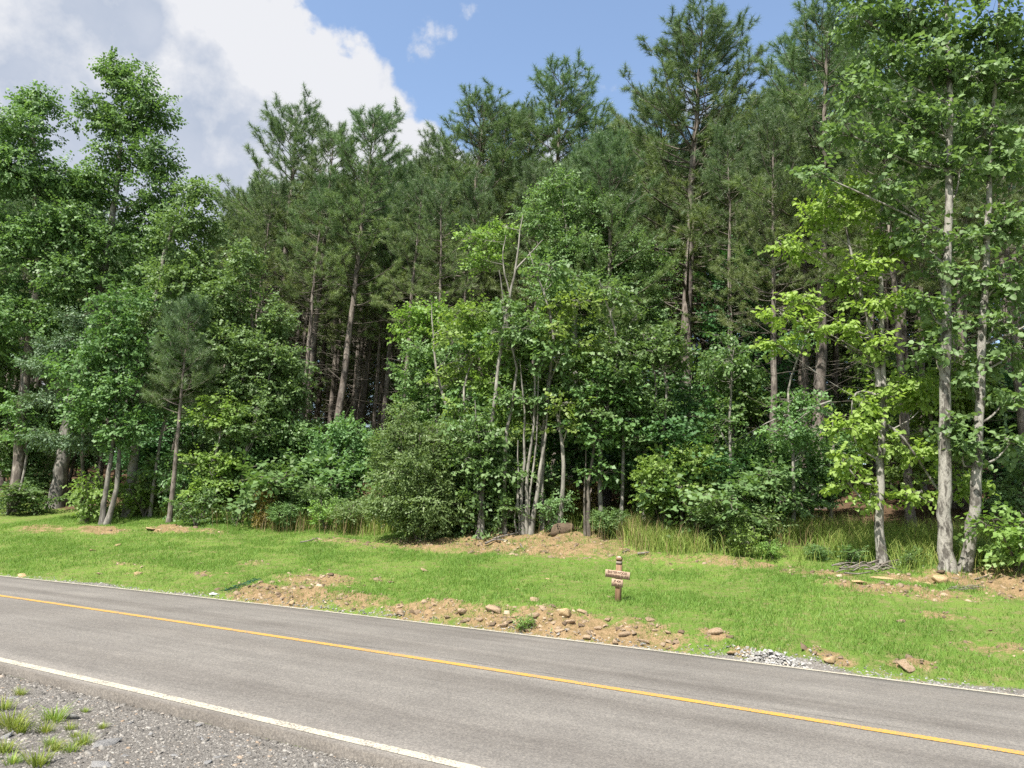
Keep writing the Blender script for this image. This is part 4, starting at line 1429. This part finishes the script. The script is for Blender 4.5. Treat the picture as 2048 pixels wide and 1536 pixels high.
SH = {'lime': shrub(301, 'lime', .09), 'green': shrub(302, 'green', .09), 'bush': shrub(303, 'bush', .06, wid=.6), 'rust': shrub(304, 'rust', .08), 'gum': shrub(305, 'gum', .08)}
for px, py, kind, h, w, lab in [
    (172, 1045, 'lime', 1.75, .95, 'bright lime green bush beside the curved twin grey stems'),
    (70, 1028, 'green', 1.0, 1.5, 'low green shrub in front of the thick grey poplar trunk'),
    (288, 1035, 'lime', 1.55, .95, 'loose yellow green bush between the twin stems and the leaning young pine'),
    (352, 1040, 'gum', 1.9, .6, 'thin upright shrub right behind the leaning young pine trunk'),
    (392, 1052, 'green', 1.1, 1.1, 'rounded green bush at the foot of the yellow green sapling'),
    (522, 1058, 'rust', 1.25, .6, 'bronze and orange leaved young shrub in the tall grass'),
    (470, 1050, 'green', .9, 1.4, 'low green bush just behind the bronze leaved shrub'),
    (575, 1060, 'bush', .9, 1.3, 'low weedy bush among dry grass stems'),
    (650, 1062, 'lime', 1.0, .9, 'light green weed bush standing in the dry grass'),
    (705, 1062, 'bush', 1.1, 1.2, 'shaggy green bush touching the big fine leaved shrub'),
    (600, 1040, 'green', 1.3, 1.2, 'dark bush behind the dry grass at the foot of the pines'),
    (1000, 1068, 'green', .9, 1.2, 'low leafy bush tucked behind the stems on the earth mound'),
    (1100, 1062, 'gum', 1.1, .9, 'small bush between the pale stems and the brown boulder'),
    (1210, 1072, 'bush', .8, 1.2, 'low bush beyond the brown boulder by the young oak'),
    (1490, 1112, 'lime', .75, .9, 'light green weed clump at the front of the tall grass'),
    (1545, 1118, 'lime', .45, 1.3, 'small bright fern at the front edge of the tall grass'),
    (1440, 1062, 'green', 1.1, 1.2, 'dark low bush behind the dry grass stems'),
    (1560, 1066, 'green', 1.0, 1.4, 'spreading green bush in the shaded tall grass'),
    (1640, 1120, 'bush', .4, 1.5, 'low green cover at the shaded edge before the maple'),
    (1700, 1130, 'green', .4, 1.5, 'low dark weeds beside the spotted maple trunk'),
    (1830, 1135, 'green', .4, 1.3, 'weeds between the maple and the twin trunks'),
    (1975, 1130, 'bush', .6, 1.4, 'low weeds at the foot of the twin trunks'),
    (2035, 1142, 'lime', 1.3, 1.3, 'bright green bush in sun past the twin trunks'),
    (150, 1008, 'green', .5, 1.2, 'shade dark shrub leaning on the thick grey poplar trunk'),
    (15, 1030, 'green', 1.1, 1.5, 'shaded shrub at the end of the lawn under the dark hardwood'),
]:
    g = ground(px, py)
    put_copy(SH[kind], g - [0, 0, .03], h * .85, lab, 'shrub', None, (px * 7 % 628) / 100, w)
rs_ = np.random.default_rng(303)
for i in range(46):
    uu = rs_.uniform(-26, 9)
    ss = rs_.uniform(7.2, 9.6)
    x, y = xy_of(uu, ss + float(n_far(uu)))
    z = float(height(x, y))
    px, py, dep = project([[x, y, z]])
    if px[0] < -20 or px[0] > 2070 or 1040 < px[0] < 1200 or px[0] > 1600:
        continue
    put_copy(SH[['green', 'bush', 'gum'][i % 3]], (x, y, z - .03), rs_.uniform(.9, 1.9), 'leafy shrub in the shaded thicket under the edge trees', 'shrub', 'shrubs in the thicket under the edge trees', rs_.uniform(0, 6.28), rs_.uniform(.9, 1.4))

# ------------------------------------------------------------------ grass, weeds
def blades(rng, X, Y, hgt, wid, lean, var, mat, name, label, segs=1, parent=None):
    n = len(X)
    Z = height(X, Y)
    B = np.stack([X, Y, Z - 0.01], 1)
    a = rng.uniform(0, 6.283, n)
    sd = np.stack([np.cos(a), np.sin(a), np.zeros(n)], 1) * (wid * rng.uniform(.7, 1.3, n))[:, None] * 0.5
    la = rng.uniform(0, 6.283, n)
    ld = np.stack([np.cos(la), np.sin(la), np.zeros(n)], 1) * (hgt * lean * rng.uniform(.2, 1.2, n))[:, None]
    up = np.array([0, 0, 1.0]) * hgt[:, None]
    if segs == 1:
        V = np.stack([B - sd, B + sd, B + ld + up], 1).reshape(-1, 3)
        F = np.arange(n * 3).reshape(n, 3)
        me = mesh_from(name, V, F, mat, np.repeat(var, 3))
    else:
        V = np.stack([B - sd, B + sd, B + sd * .8 + ld * .35 + up * .6, B - sd * .8 + ld * .35 + up * .6, B + ld + up * .97], 1).reshape(-1, 3)
        i = np.arange(n)[:, None] * 5
        me = mesh_from(name, V, [i + np.array([[0, 1, 2, 3]]), i + np.array([[3, 2, 4]])], mat, np.repeat(var, 5))
    TRIS[0] += len(me.polygons) * segs
    return tag(obj(name, me, parent), label, kind='stuff')


rg = np.random.default_rng(404)


def scatter(rng, n, u0, u1, s0, s1):
    U = rng.uniform(u0, u1, n)
    S = rng.uniform(s0, s1, n)
    X, Y = xy_of(U, S + n_far(U))
    return U, S, X, Y


U, S, X, Y = scatter(rg, 900000, -27, 9.5, 0.16, 8.3)
px, py, dep = project(np.stack([X, Y, height0(X, Y)], 1))
keep = (px > -30) & (px < 2080) & (dep > 3)
so_ = soil_at(X, Y)
clump = fbm(U * 0.9 + 7, S * 0.9, 3)
fine = fbm(U * 5.0, S * 5.0 + 11, 2)
thin = 1 - .65 * sstep(.5, .68, fbm(U * .55 + 31, S * .8 + 4, 3))
dens = thin * (0.25 + 1.7 * sstep(0.34, 0.62, clump * 0.55 + fine * 0.45)) * (1 - 0.93 * sstep(0.2, 0.95, so_ * .9 + (fine - 0.5) * 2.6)) * sstep(0.12, 0.55, S) * 0.42
dens *= 1 - 0.55 * sstep(5.6, 7.0, S)
keep &= rg.random(len(U)) < dens
U, S, X, Y, clump = U[keep], S[keep], X[keep], Y[keep], clump[keep]
hg = rg.uniform(.035, .085, len(U)) * (0.65 + 0.9 * clump)
blades(rg, X, Y, hg, np.full(len(U), .011), .8, np.clip(0.15 + 0.55 * fbm(U * .5 + 3, S * .5, 3) + rg.uniform(-.15, .35, len(U)), 0, 1), M['grass'], 'grass', 'short bright green grass growing over the roadside bank')

# taller weeds and grasses under the trees
U, S, X, Y = scatter(rg, 160000, -26, 9.5, 5.0, 10.2)
px, py, dep = project(np.stack([X, Y, height0(X, Y)], 1))
wn = fbm(U * 0.8 + 20, S * 0.8, 3)
edge = np.interp(px, [0, 300, 430, 520, 760, 860, 1180, 1230, 1500, 1700, 2048], [6.9, 6.9, 6.6, 6.2, 6.2, 7.2, 7.2, 5.9, 5.7, 5.7, 5.7])
den = sstep(0.0, 0.5, S - edge) * (1 - sstep(9.0, 10.2, S)) * sstep(0.3, 0.55, wn) * (1 - 0.95 * sstep(.3, .7, soil_at(X, Y)))
keep = (px > -20) & (px < 2070) & (rg.random(len(U)) < den * .95)
U, S, X, Y = U[keep], S[keep], X[keep], Y[keep]
blades(rg, X, Y, rg.uniform(.15, .6, len(U)), np.full(len(U), .012), .7, rg.uniform(0, .8, len(U)), M['weed'], 'tall_grass', 'tall weedy grass along the foot of the trees', 2)
# dry straw stems
Us, Ss, Xs, Ys = [], [], [], []
for (px0, py0, sp, n_) in [(560, 1055, 1.2, 260), (640, 1055, 1.6, 600), (720, 1055, 1.0, 260), (1365, 1085, .8, 300), (1300, 1095, .8, 220), (1430, 1090, .8, 200), (1560, 1080, .9, 160), (1640, 1070, .8, 200), (1290, 1070, .5, 160)]:
    g = ground(px0, py0)
    u0, n0 = uv_of(g[0], g[1])
    u1 = u0 + rg.normal(scale=sp, size=n_)
    m1 = n0 + rg.normal(scale=.45, size=n_)
    x, y = xy_of(u1, m1)
    Xs.append(x)
    Ys.append(y)
Xs, Ys = np.concatenate(Xs), np.concatenate(Ys)
blades(rg, Xs, Ys, rg.uniform(.3, .75, len(Xs)), np.full(len(Xs), .010), .3, rg.random(len(Xs)), M['straw'], 'dry_grass', 'dry tan grass stems standing along the foot of the trees', 2)

# ------------------------------------------------------------------ stones
def rock_mesh(seed, mat, squash=(1, .8, .55), sub=2, rough=.22, name='rock', pts=15, boxy=False):
    """angular stone: the hull of a few scattered points, edges knocked off"""
    import bmesh
    rng = np.random.default_rng(seed)
    if boxy:
        Q = np.array([[x, y, z] for x in (-1, 0, 1) for y in (-1, 1) for z in (-1, 1)], float) * [1, .85, .75]
        Q = Q + rng.normal(scale=.16, size=Q.shape)
    else:
        Q = unit(rng.normal(size=(pts, 3))) * rng.uniform(.8, 1.1, (pts, 1))
        Q[:, 2] = np.clip(Q[:, 2], -.8, rng.uniform(.55, .9))
    bm = bmesh.new()
    for q in Q * squash:
        bm.verts.new(q)
    bmesh.ops.convex_hull(bm, input=bm.verts)
    bmesh.ops.delete(bm, geom=[v for v in bm.verts if not v.link_faces], context='VERTS')
    bmesh.ops.bevel(bm, geom=list(bm.edges), offset=.05, segments=1, affect='EDGES', clamp_overlap=True)
    bmesh.ops.triangulate(bm, faces=bm.faces)
    bm.verts.index_update()
    V = np.array([v.co for v in bm.verts])
    F = np.array([[v.index for v in f.verts] for f in bm.faces])
    bm.free()
    return mesh_from(name, V, F, mat)


ROCKS = {k: [rock_mesh(500 + i * 7 + j, M[k], sq) for j, sq in enumerate([(1, .8, .55), (1, .7, .4), (1, .9, .75), (1, .6, .45)])]
         for i, k in enumerate(['sandstone', 'yellow_stone', 'grey_stone', 'brown_rock'])}
rr = np.random.default_rng(606)


def rock(px, py, wpx, kind='sandstone', sh=None, label=None, group=None, sz=1.0, name='rock', cat='rock', rz=None, sink=.35):
    g = ground(px, py)
    k = wpx * 0.5 * g[1] / FPX
    j = int(rr.integers(0, 4)) if sh is None else sh
    o = obj(name, ROCKS[kind][j], None, g + [0, 0, k * .55 * sz * (1 - 2 * sink) * .8])
    o.rotation_euler = (rr.normal(scale=.18), rr.normal(scale=.18), rr.uniform(0, 6.28) if rz is None else rz)
    o.scale = (k, k * rr.uniform(.8, 1.1), k * sz)
    return tag(o, label, cat, group)


B_ = 'tan sandstone rock half buried in the broken edge of the bank above the road'
BG = 'rocks in the broken edge of the bank'
for p in [(835, 1227, 20), (870, 1212, 22), (1070, 1202, 22), (1070, 1232, 26), (1165, 1226, 24), (1195, 1258, 20), (1250, 1270, 24), (1230, 1285, 20), (925, 1224, 26),
          (1010, 1252, 18), (960, 1240, 16), (1120, 1262, 18), (1335, 1265, 14), (1290, 1285, 20), (1215, 1240, 14), (1300, 1240, 16), (1060, 1262, 16), (1140, 1245, 20), (1175, 1275, 18), (1260, 1255, 14), (895, 1235, 14), (1030, 1235, 14), (1310, 1262, 14), (1355, 1285, 14), (1085, 1215, 16), (1275, 1300, 14), (800, 1215, 16)]:
    rock(p[0], p[1], p[2] * 1.3, label=B_, group=BG)
rock(988, 1222, 46, 'sandstone', 1, 'long pale flat topped rock above the broken earth by the road', rz=-.6)
rock(1130, 1228, 34, 'yellow_stone', 0, 'tilted ochre stone jutting from the bank between tan rocks', sz=1.2)
rock(583, 1207, 18, 'yellow_stone', 2, 'rounded ochre stone at the roadside below the bare slope')
rock(1432, 1266, 40, 'sandstone', 0, 'orange tan rock alone in the grass past the wooden sign')
rock(1465, 1307, 26, 'yellow_stone', 1, 'orange stone at the road edge beside the white gravel pile')
G2 = 'small stones scattered over the lawn'
for p in [(185, 1102, 18), (200, 1148, 16), (275, 1149, 22), (400, 1128, 16), (455, 1147, 14), (560, 1163, 12), (850, 1142, 24), (1095, 1158, 14), (780, 1165, 20), (745, 1140, 10), (1220, 1195, 18),
          (1300, 1160, 14), (1035, 1180, 14), (235, 1092, 18), (120, 1110, 10), (310, 1118, 10), (620, 1140, 12), (700, 1175, 14), (1345, 1140, 12), (1800, 1245, 26), (1900, 1262, 14), (1980, 1262, 14), (1490, 1137, 12), (1540, 1170, 10), (660, 1140, 10), (340, 1095, 10)]:
    rock(p[0], p[1], p[2], ['sandstone', 'yellow_stone'][p[0] % 2], label='small tan stone lying flat in the short grass', group=G2, sz=.7)
rock(45, 1153, 26, 'yellow_stone', 1, 'flat ochre stone at the far road edge where the lawn begins', sz=.6)
rock(1716, 1167, 46, 'yellow_stone', 1, 'flat yellow slab with a dark broken end below the maple trunk', rz=.25, sz=.8)
rock(1770, 1158, 62, 'yellow_stone', 3, 'long yellow slab pointing at the maple roots', rz=-.2, sz=.5)
rock(1882, 1162, 46, 'yellow_stone', 0, 'domed yellow rock below the twin trunks', sz=.8)
rock(1860, 1172, 30, 'yellow_stone', 1, 'broken yellow stone leaning against the domed rock')
rock(1835, 1168, 14, 'yellow_stone', 2, 'small upright yellow stone beside twigs below the twin trunks', sz=1.5)
rock(1818, 1335, 50, 'sandstone', 0, 'crumbling orange rock in the grass near the road past the gravel pile', sz=.7)
rock(1660, 1322, 30, 'yellow_stone', 0, 'ochre rock at the grass edge just past the white gravel pile')
rock(1690, 1332, 20, 'sandstone', 2, 'small orange rock between the ochre rock and the road edge')
rock(1500, 1305, 18, 'sandstone', 2, 'small tan rock pressed against the white gravel pile')
rock(300, 1058, 30, 'yellow_stone', 1, 'pale yellow slab at the foot of the leaning young pine', sz=.5)
rock(318, 1062, 12, 'yellow_stone', 0, 'knob of yellow stone beside the slab under the young pine')
ROCKS['brown_rock'][2] = rock_mesh(557, M['brown_rock'], (1, .8, .7), pts=22)
rock(1120, 1064, 62, 'brown_rock', 2, 'large brown flat topped boulder in shade beside the pale stems', sz=.85, rz=.5, name='boulder', cat='boulder', sink=.3)
# broken earth and rubble: crumbs nobody could count
nn = 60000
U = rg.uniform(-22, 9, nn)
S = rg.uniform(.25, 7.2, nn)
X, Y = xy_of(U, S + n_far(U))
w_ = soil_at(X, Y)
k = rg.random(nn) < w_ ** 2 * .5 * (1.2 - .12 * S)
X, Y = X[k], Y[k]
RUBBLE = (X, Y, np.clip(rg.lognormal(-3.7, .55, int(k.sum())), .008, .09))

# gravel: loose chips by the thousand are one mass, the larger flat stones are things
def chips(rng, X, Y, Z, size, mat, name, label, flat=.6):
    n = len(X)
    base = np.array([[1, 0, 0], [-.5, .87, 0], [-.5, -.87, 0], [.3, .5, .8], [-.7, 0, .7], [.3, -.6, .75]])
    F0 = np.array([[0, 1, 3], [1, 2, 4], [2, 0, 5], [0, 3, 5], [1, 4, 3], [2, 5, 4], [3, 4, 5]])
    V = base[None] * (1 + rng.normal(scale=.22, size=(n, 6, 3)))
    a = rng.uniform(0, 6.283, n)
    c, s = np.cos(a)[:, None], np.sin(a)[:, None]
    x, y = V[..., 0] * c - V[..., 1] * s, V[..., 0] * s + V[..., 1] * c
    t = rng.normal(scale=.25, size=(n, 1))
    V = np.stack([x, y * rng.uniform(.6, 1, (n, 1)), V[..., 2] * flat + x * t], -1) * size[:, None, None]
    V = V + np.stack([X, Y, Z - size * .12], 1)[:, None]
    F = (F0[None] + np.arange(n)[:, None, None] * 6).reshape(-1, 3)
    TRIS[0] += len(F)
    return tag(obj(name, mesh_from(name, V.reshape(-1, 3), F, mat, np.repeat(rng.random(n) ** 1.3, 6))), label, kind='stuff')


nn = 110000
U = rg.uniform(-12, 1.5, nn)
Dn = rg.uniform(0.02, 3.2, nn)
Nn_ = n_near(U) - EDGE_NEAR - Dn + (rg.random(nn) < .06) * rg.uniform(0, .12, nn)
X, Y = xy_of(U, Nn_)
Z = height(X, Y)
px, py, dep = project(np.stack([X, Y, Z], 1))
k = (px > -60) & (px < 1100) & (py < 1620) & (dep > 3) & (Nn_ < n_near(U) - EDGE_NEAR - .01)
sz = np.clip(rg.lognormal(-4.95, .55, nn), .004, .035)
chips(rg, X[k], Y[k], Z[k], sz[k], M['gravel'], 'gravel', 'loose grey gravel covering the near road shoulder')
nn = 9000
U = rg.uniform(-24, 8.5, nn)
dS = EDGE_FAR + np.abs(rg.normal(scale=.11, size=nn)) * (0.35 + 1.3 * vnoise(U * .9, U * 0 + 5)) + .01
X, Y = xy_of(U, n_far(U) + dS)
chips(rg, X, Y, height(X, Y), np.clip(rg.lognormal(-4.3, .4, nn), .008, .035), M['limestone'], 'roadside_gravel', 'pale crushed stone along the far edge of the road')
g = ground(1545, 1322)
pu, pn = uv_of(g[0], g[1])
nn = 600
a, b = rg.normal(scale=.2, size=nn), rg.normal(scale=.09, size=nn)
X, Y = xy_of(pu + a, pn + np.abs(b) * np.sign(b) * 1.0)
pz = height(X, Y) + np.clip(.12 * np.exp(-(a / .3) ** 2 - (b / .1) ** 2), 0, 1) * rg.random(nn)
chips(rg, X, Y, pz, rg.uniform(.014, .035, nn), M['limechip'], 'gravel_pile', 'small pile of white crushed limestone at the far road edge', .8)

chips(rg, RUBBLE[0], RUBBLE[1], height(RUBBLE[0], RUBBLE[1]), RUBBLE[2], M['rubble'], 'rubble', 'crumbled tan earth and stone chips on the bare patches of the bank', .75)
for p in [(140, 1437, 62, 1), (25, 1397, 30, 1), (205, 1490, 70, 3), (65, 1520, 30, 0), (205, 1532, 50, 1), (440, 1515, 34, 1), (403, 1478, 26, 3), (395, 1452, 22, 0), (370, 1434, 24, 2), (455, 1455, 18, 3),
          (350, 1512, 28, 1), (415, 1526, 22, 2), (110, 1508, 28, 3), (10, 1475, 40, 1), (500, 1508, 16, 0), (260, 1447, 22, 1), (330, 1495, 18, 0), (560, 1525, 18, 1), (620, 1512, 16, 0), (280, 1400, 16, 2), (160, 1400, 18, 1), (470, 1530, 20, 3), (250, 1512, 20, 1), (300, 1470, 16, 0), (95, 1455, 20, 1)]:
    rock(p[0], p[1], p[2], 'grey_stone', p[3], 'flat blue grey stone lying on the gravel shoulder', 'flat stones on the gravel shoulder', sz=.55, name='flat_stone', cat='stone')
for _ in range(70):
    x_, y_ = rr.uniform(0, 900), rr.uniform(1390, 1534)
    if y_ < 1345 + x_ * .245 + 25:
        continue
    rock(x_, y_, rr.uniform(8, 15), 'grey_stone', None, 'grey pebble among the gravel of the road shoulder', 'pebbles among the gravel', sz=.6, name='pebble', cat='pebble')

# weeds in the gravel
def tuft_mesh(seed, n=46, h=.13):
    rng = np.random.default_rng(seed)
    a = rng.uniform(0, 6.283, n)
    ln = rng.uniform(.25, 1, n) * h * .8
    out_ = rng.uniform(.15, 1.5, n)
    b = np.stack([np.cos(a), np.sin(a), 0 * a], 1) * rng.uniform(0, .06, n)[:, None]
    d = np.stack([np.cos(a) * out_, np.sin(a) * out_, 0 * a], 1)
    s = np.stack([-np.sin(a), np.cos(a), 0 * a], 1) * .0022
    up = np.array([0, 0, 1.0])
    m1 = b + d * ln[:, None] * .5 + up * ln[:, None] * .65
    t = b + d * ln[:, None] * 1.05 + up * ln[:, None] * rng.uniform(.6, 1, n)[:, None]
    V = np.stack([b - s, b + s, m1 + s * .8, m1 - s * .8, t], 1).reshape(-1, 3)
    i = np.arange(n)[:, None] * 5
    return mesh_from('grass_tuft', V, [i + np.array([[0, 1, 2, 3]]), i + np.array([[3, 2, 4]])], M['weed'], np.repeat(rng.uniform(0, .75, n), 5))


TUFT = [tuft_mesh(700 + i, 110) for i in range(4)]
for px_, py_, s_ in [(20, 1455, 1.7), (108, 1443, 1.5), (90, 1465, 1.0), (8, 1420, 1.2), (40, 1390, .8), (78, 1530, 1.3), (110, 1502, .9), (165, 1490, 1.0), (140, 1505, .9), (140, 1460, .7), (8, 1505, 1.1), (100, 1492, .8), (205, 1458, .6), (25, 1528, .9), (170, 1425, .5), (35, 1465, 1.4), (150, 1475, .6)]:
    g = ground(px_, py_)
    o = obj('grass_tuft', TUFT[int(px_ + py_) % 4], None, g)
    o.scale = (s_, s_, s_)
    o.rotation_euler = (0, 0, px_)
    tag(o, 'small green grass tuft growing through the gravel shoulder', 'grass tuft', 'grass tufts in the gravel')
g = ground(1050, 1264)
put_copy(SH['lime'], g - [0, 0, .02], .26, 'small lime green weed at the road edge below the tan rocks', 'weed', None, 1.0, 1.0)

# sticks and litter
def stick(pts, r, label, group=None, mat='dead', name='stick'):
    P_ = np.array([ground(x, y) + [0, 0, r + dz] for x, y, dz in pts])
    a = Acc()
    a.tube(curve_pts(P_, 9), np.linspace(r, r * .5, 9), 6)
    o = obj(name, a.mesh(name, M[mat], True, P_[0]), None, P_[0])
    return tag(o, label, 'stick', group)


stick([(600, 1088, .02), (620, 1084, .02), (636, 1079, .03)], .02, 'dry straight stick lying on the lawn below the dry grass')
stick([(970, 1092, .03), (990, 1086, .05), (1015, 1086, .03)], .03, 'grey root lying across the bare earth mound')
stick([(985, 1082, .03), (1010, 1078, .06), (1035, 1072, .05), (1045, 1066, .08)], .025, 'pale fallen limb leading up to the multi stemmed clump')
stick([(1040, 1090, .02), (1044, 1098, .03), (1050, 1104, .02)], .015, 'short dark twig on the face of the earth mound')
stick([(1245, 1108, .02), (1260, 1102, .03)], .015, 'short pale stick between the mound and the wooden sign')
stick([(1275, 1112, .02), (1298, 1110, .03)], .03, 'bleached wood chip lying in the grass past the sign')
stick([(1950, 1162, .02), (1990, 1155, .06)], .012, 'thin twig lying on the bare slope past the domed yellow rock')
ps = np.random.default_rng(808)
for i in range(22):
    x0, y0 = ps.uniform(1655, 1775), ps.uniform(1135, 1150)
    an = ps.normal(scale=.35) + .15
    ln = ps.uniform(25, 60)
    stick([(x0, y0, ps.uniform(.02, .1)), (x0 + ln * .5, y0 - ln * .5 * math.sin(an) * .4, ps.uniform(.03, .14)), (x0 + ln, y0 - ln * math.sin(an) * .4, ps.uniform(.02, .1))], ps.uniform(.008, .022),
          'dead stick in the brush heap at the foot of the maple', 'sticks heaped at the foot of the maple')
for i in range(8):
    x0, y0 = ps.uniform(1880, 1950), ps.uniform(1176, 1190)
    stick([(x0, y0, .02), (x0 + 15, y0 - ps.uniform(-3, 4), .05), (x0 + 32, y0 - ps.uniform(-5, 6), .03)], ps.uniform(.006, .013), 'thin grey twig scattered below the domed yellow rock', 'twigs below the domed yellow rock')

# torn strip of green netting and a scrap of plastic
P_ = [ground(x, y) for x, y in [(452, 1186), (475, 1178), (500, 1168), (514, 1163)]]
c_ = curve_pts(np.array(P_), 24)
V, F, I = [], [], 0
rn = np.random.default_rng(3)
for w in np.linspace(-.09, .09, 7):
    q = c_ + np.array([-SA, CA, 0]) * w * (1 + .3 * rn.normal(size=(24, 1))) + np.array([0, 0, .05])
    q[:, 2] += rn.normal(scale=.012, size=24)
    V += list(q - [0, 0, .006]) + list(q + [0, 0, .006])
    k = np.arange(23)
    F.append(np.stack([I + k, I + k + 1, I + 24 + k + 1, I + 24 + k], 1))
    I += 48
tag(obj('netting_strip', mesh_from('netting_strip', np.array(V) - P_[0], np.concatenate(F), M['net']), None, P_[0]), 'torn strip of green plastic netting lying on the bank', 'netting')
r_ = rock_mesh(901, M['plastic'], (1, .6, .4), 2, .8, 'plastic_scrap')
g = ground(426, 1192)
o = obj('plastic_scrap', r_, None, g + [0, 0, .04])
o.scale = (.09, .07, .08)
tag(o, 'crumpled white plastic scrap on the far road edge below the netting', 'litter')

# ------------------------------------------------------------------ wooden lot sign
def box(acc, sx, sy, z0, z1, tx=1.0):
    V = np.array([[-sx, -sy, z0], [sx, -sy, z0], [sx, sy, z0], [-sx, sy, z0], [-sx * tx, -sy * tx, z1], [sx * tx, -sy * tx, z1], [sx * tx, sy * tx, z1], [-sx * tx, sy * tx, z1]])
    acc.add(V, [[0, 3, 2, 1], [4, 5, 6, 7], [0, 1, 5, 4], [1, 2, 6, 5], [2, 3, 7, 6], [3, 0, 4, 7]])


def sign():
    g = ground(1236, 1203)
    root = empty('lot_sign', g - [0, 0, .02])
    root.rotation_euler = (0, R(0.6), ANG)
    k = g[1] / FPX                                        # metres to a photograph pixel
    H_ = 88 * k
    w = 0.041
    a = Acc()
    box(a, w, w, -.2, H_ * .815)
    post = obj('post', a.mesh('post', M['post_wood'], False), root)
    a = Acc()
    box(a, w * .84, w * .84, H_ * .812, H_ * .832)
    box(a, w * .84, w * .84, H_ * .888, H_ * .908)
    obj('groove', a.mesh('groove', M['letter'], False), post)
    a = Acc()
    box(a, w, w, H_ * .832, H_ * .888)
    obj('collar', a.mesh('collar', M['post_grey'], False), root)
    a = Acc()
    box(a, w, w, H_ * .908, H_ * .968)
    obj('head', a.mesh('head', M['post_wood'], False), root)
    a = Acc()
    box(a, w * 1.02, w * 1.02, H_ * .9685, H_ * 1.0, .25)
    obj('cap', a.mesh('cap', M['post_top'], False), root)

    def board(zc, hw, hh, lines, size, tilt):
        a = Acc()
        V = np.array([[x * hw, y * .011, z * hh] for x in (-1, 1) for y in (-1, 1) for z in (-1, 1)])
        a.add(V, [[0, 1, 3, 2], [4, 6, 7, 5], [0, 4, 5, 1], [2, 3, 7, 6], [0, 2, 6, 4], [1, 5, 7, 3]])
        b = obj('board', a.mesh('board', M['board_wood'], False), root, (0, -w - .012, zc))
        b.rotation_euler = (0, R(tilt), 0)
        for t, z, x in lines:
            c = bpy.data.curves.new('lettering', 'FONT')
            c.body = t
            c.size = size
            c.align_x = 'CENTER'
            c.align_y = 'CENTER'
            c.offset = .0012
            c.extrude = .0008
            c.materials.append(M['letter'])
            tmp = bpy.data.objects.new('lettering', c)
            me_ = bpy.data.meshes.new_from_object(tmp)
            bpy.data.objects.remove(tmp)
            me_.name = 'lettering'
            o = bpy.data.objects.new('lettering', me_)
            COL.objects.link(o)
            o.parent = b
            o.location = (x, -.0125, z)
            o.rotation_euler = (R(90), 0, 0)
    board(H_ * .605, .222, .062, [('EASTERWOOD', .03, .0), ('BAKERSFIELD, CA', -.03, .0)], .053, 2.2)
    board(H_ * .425, .1, .062, [('JF 40K', .028, .008), ('1.02 AC', -.032, .0)], .05, 2.8)
    tag(root, 'small wooden post sign with two lettered boards standing in the grass', 'sign')


sign()
print('foliage triangles', TRIS[0])
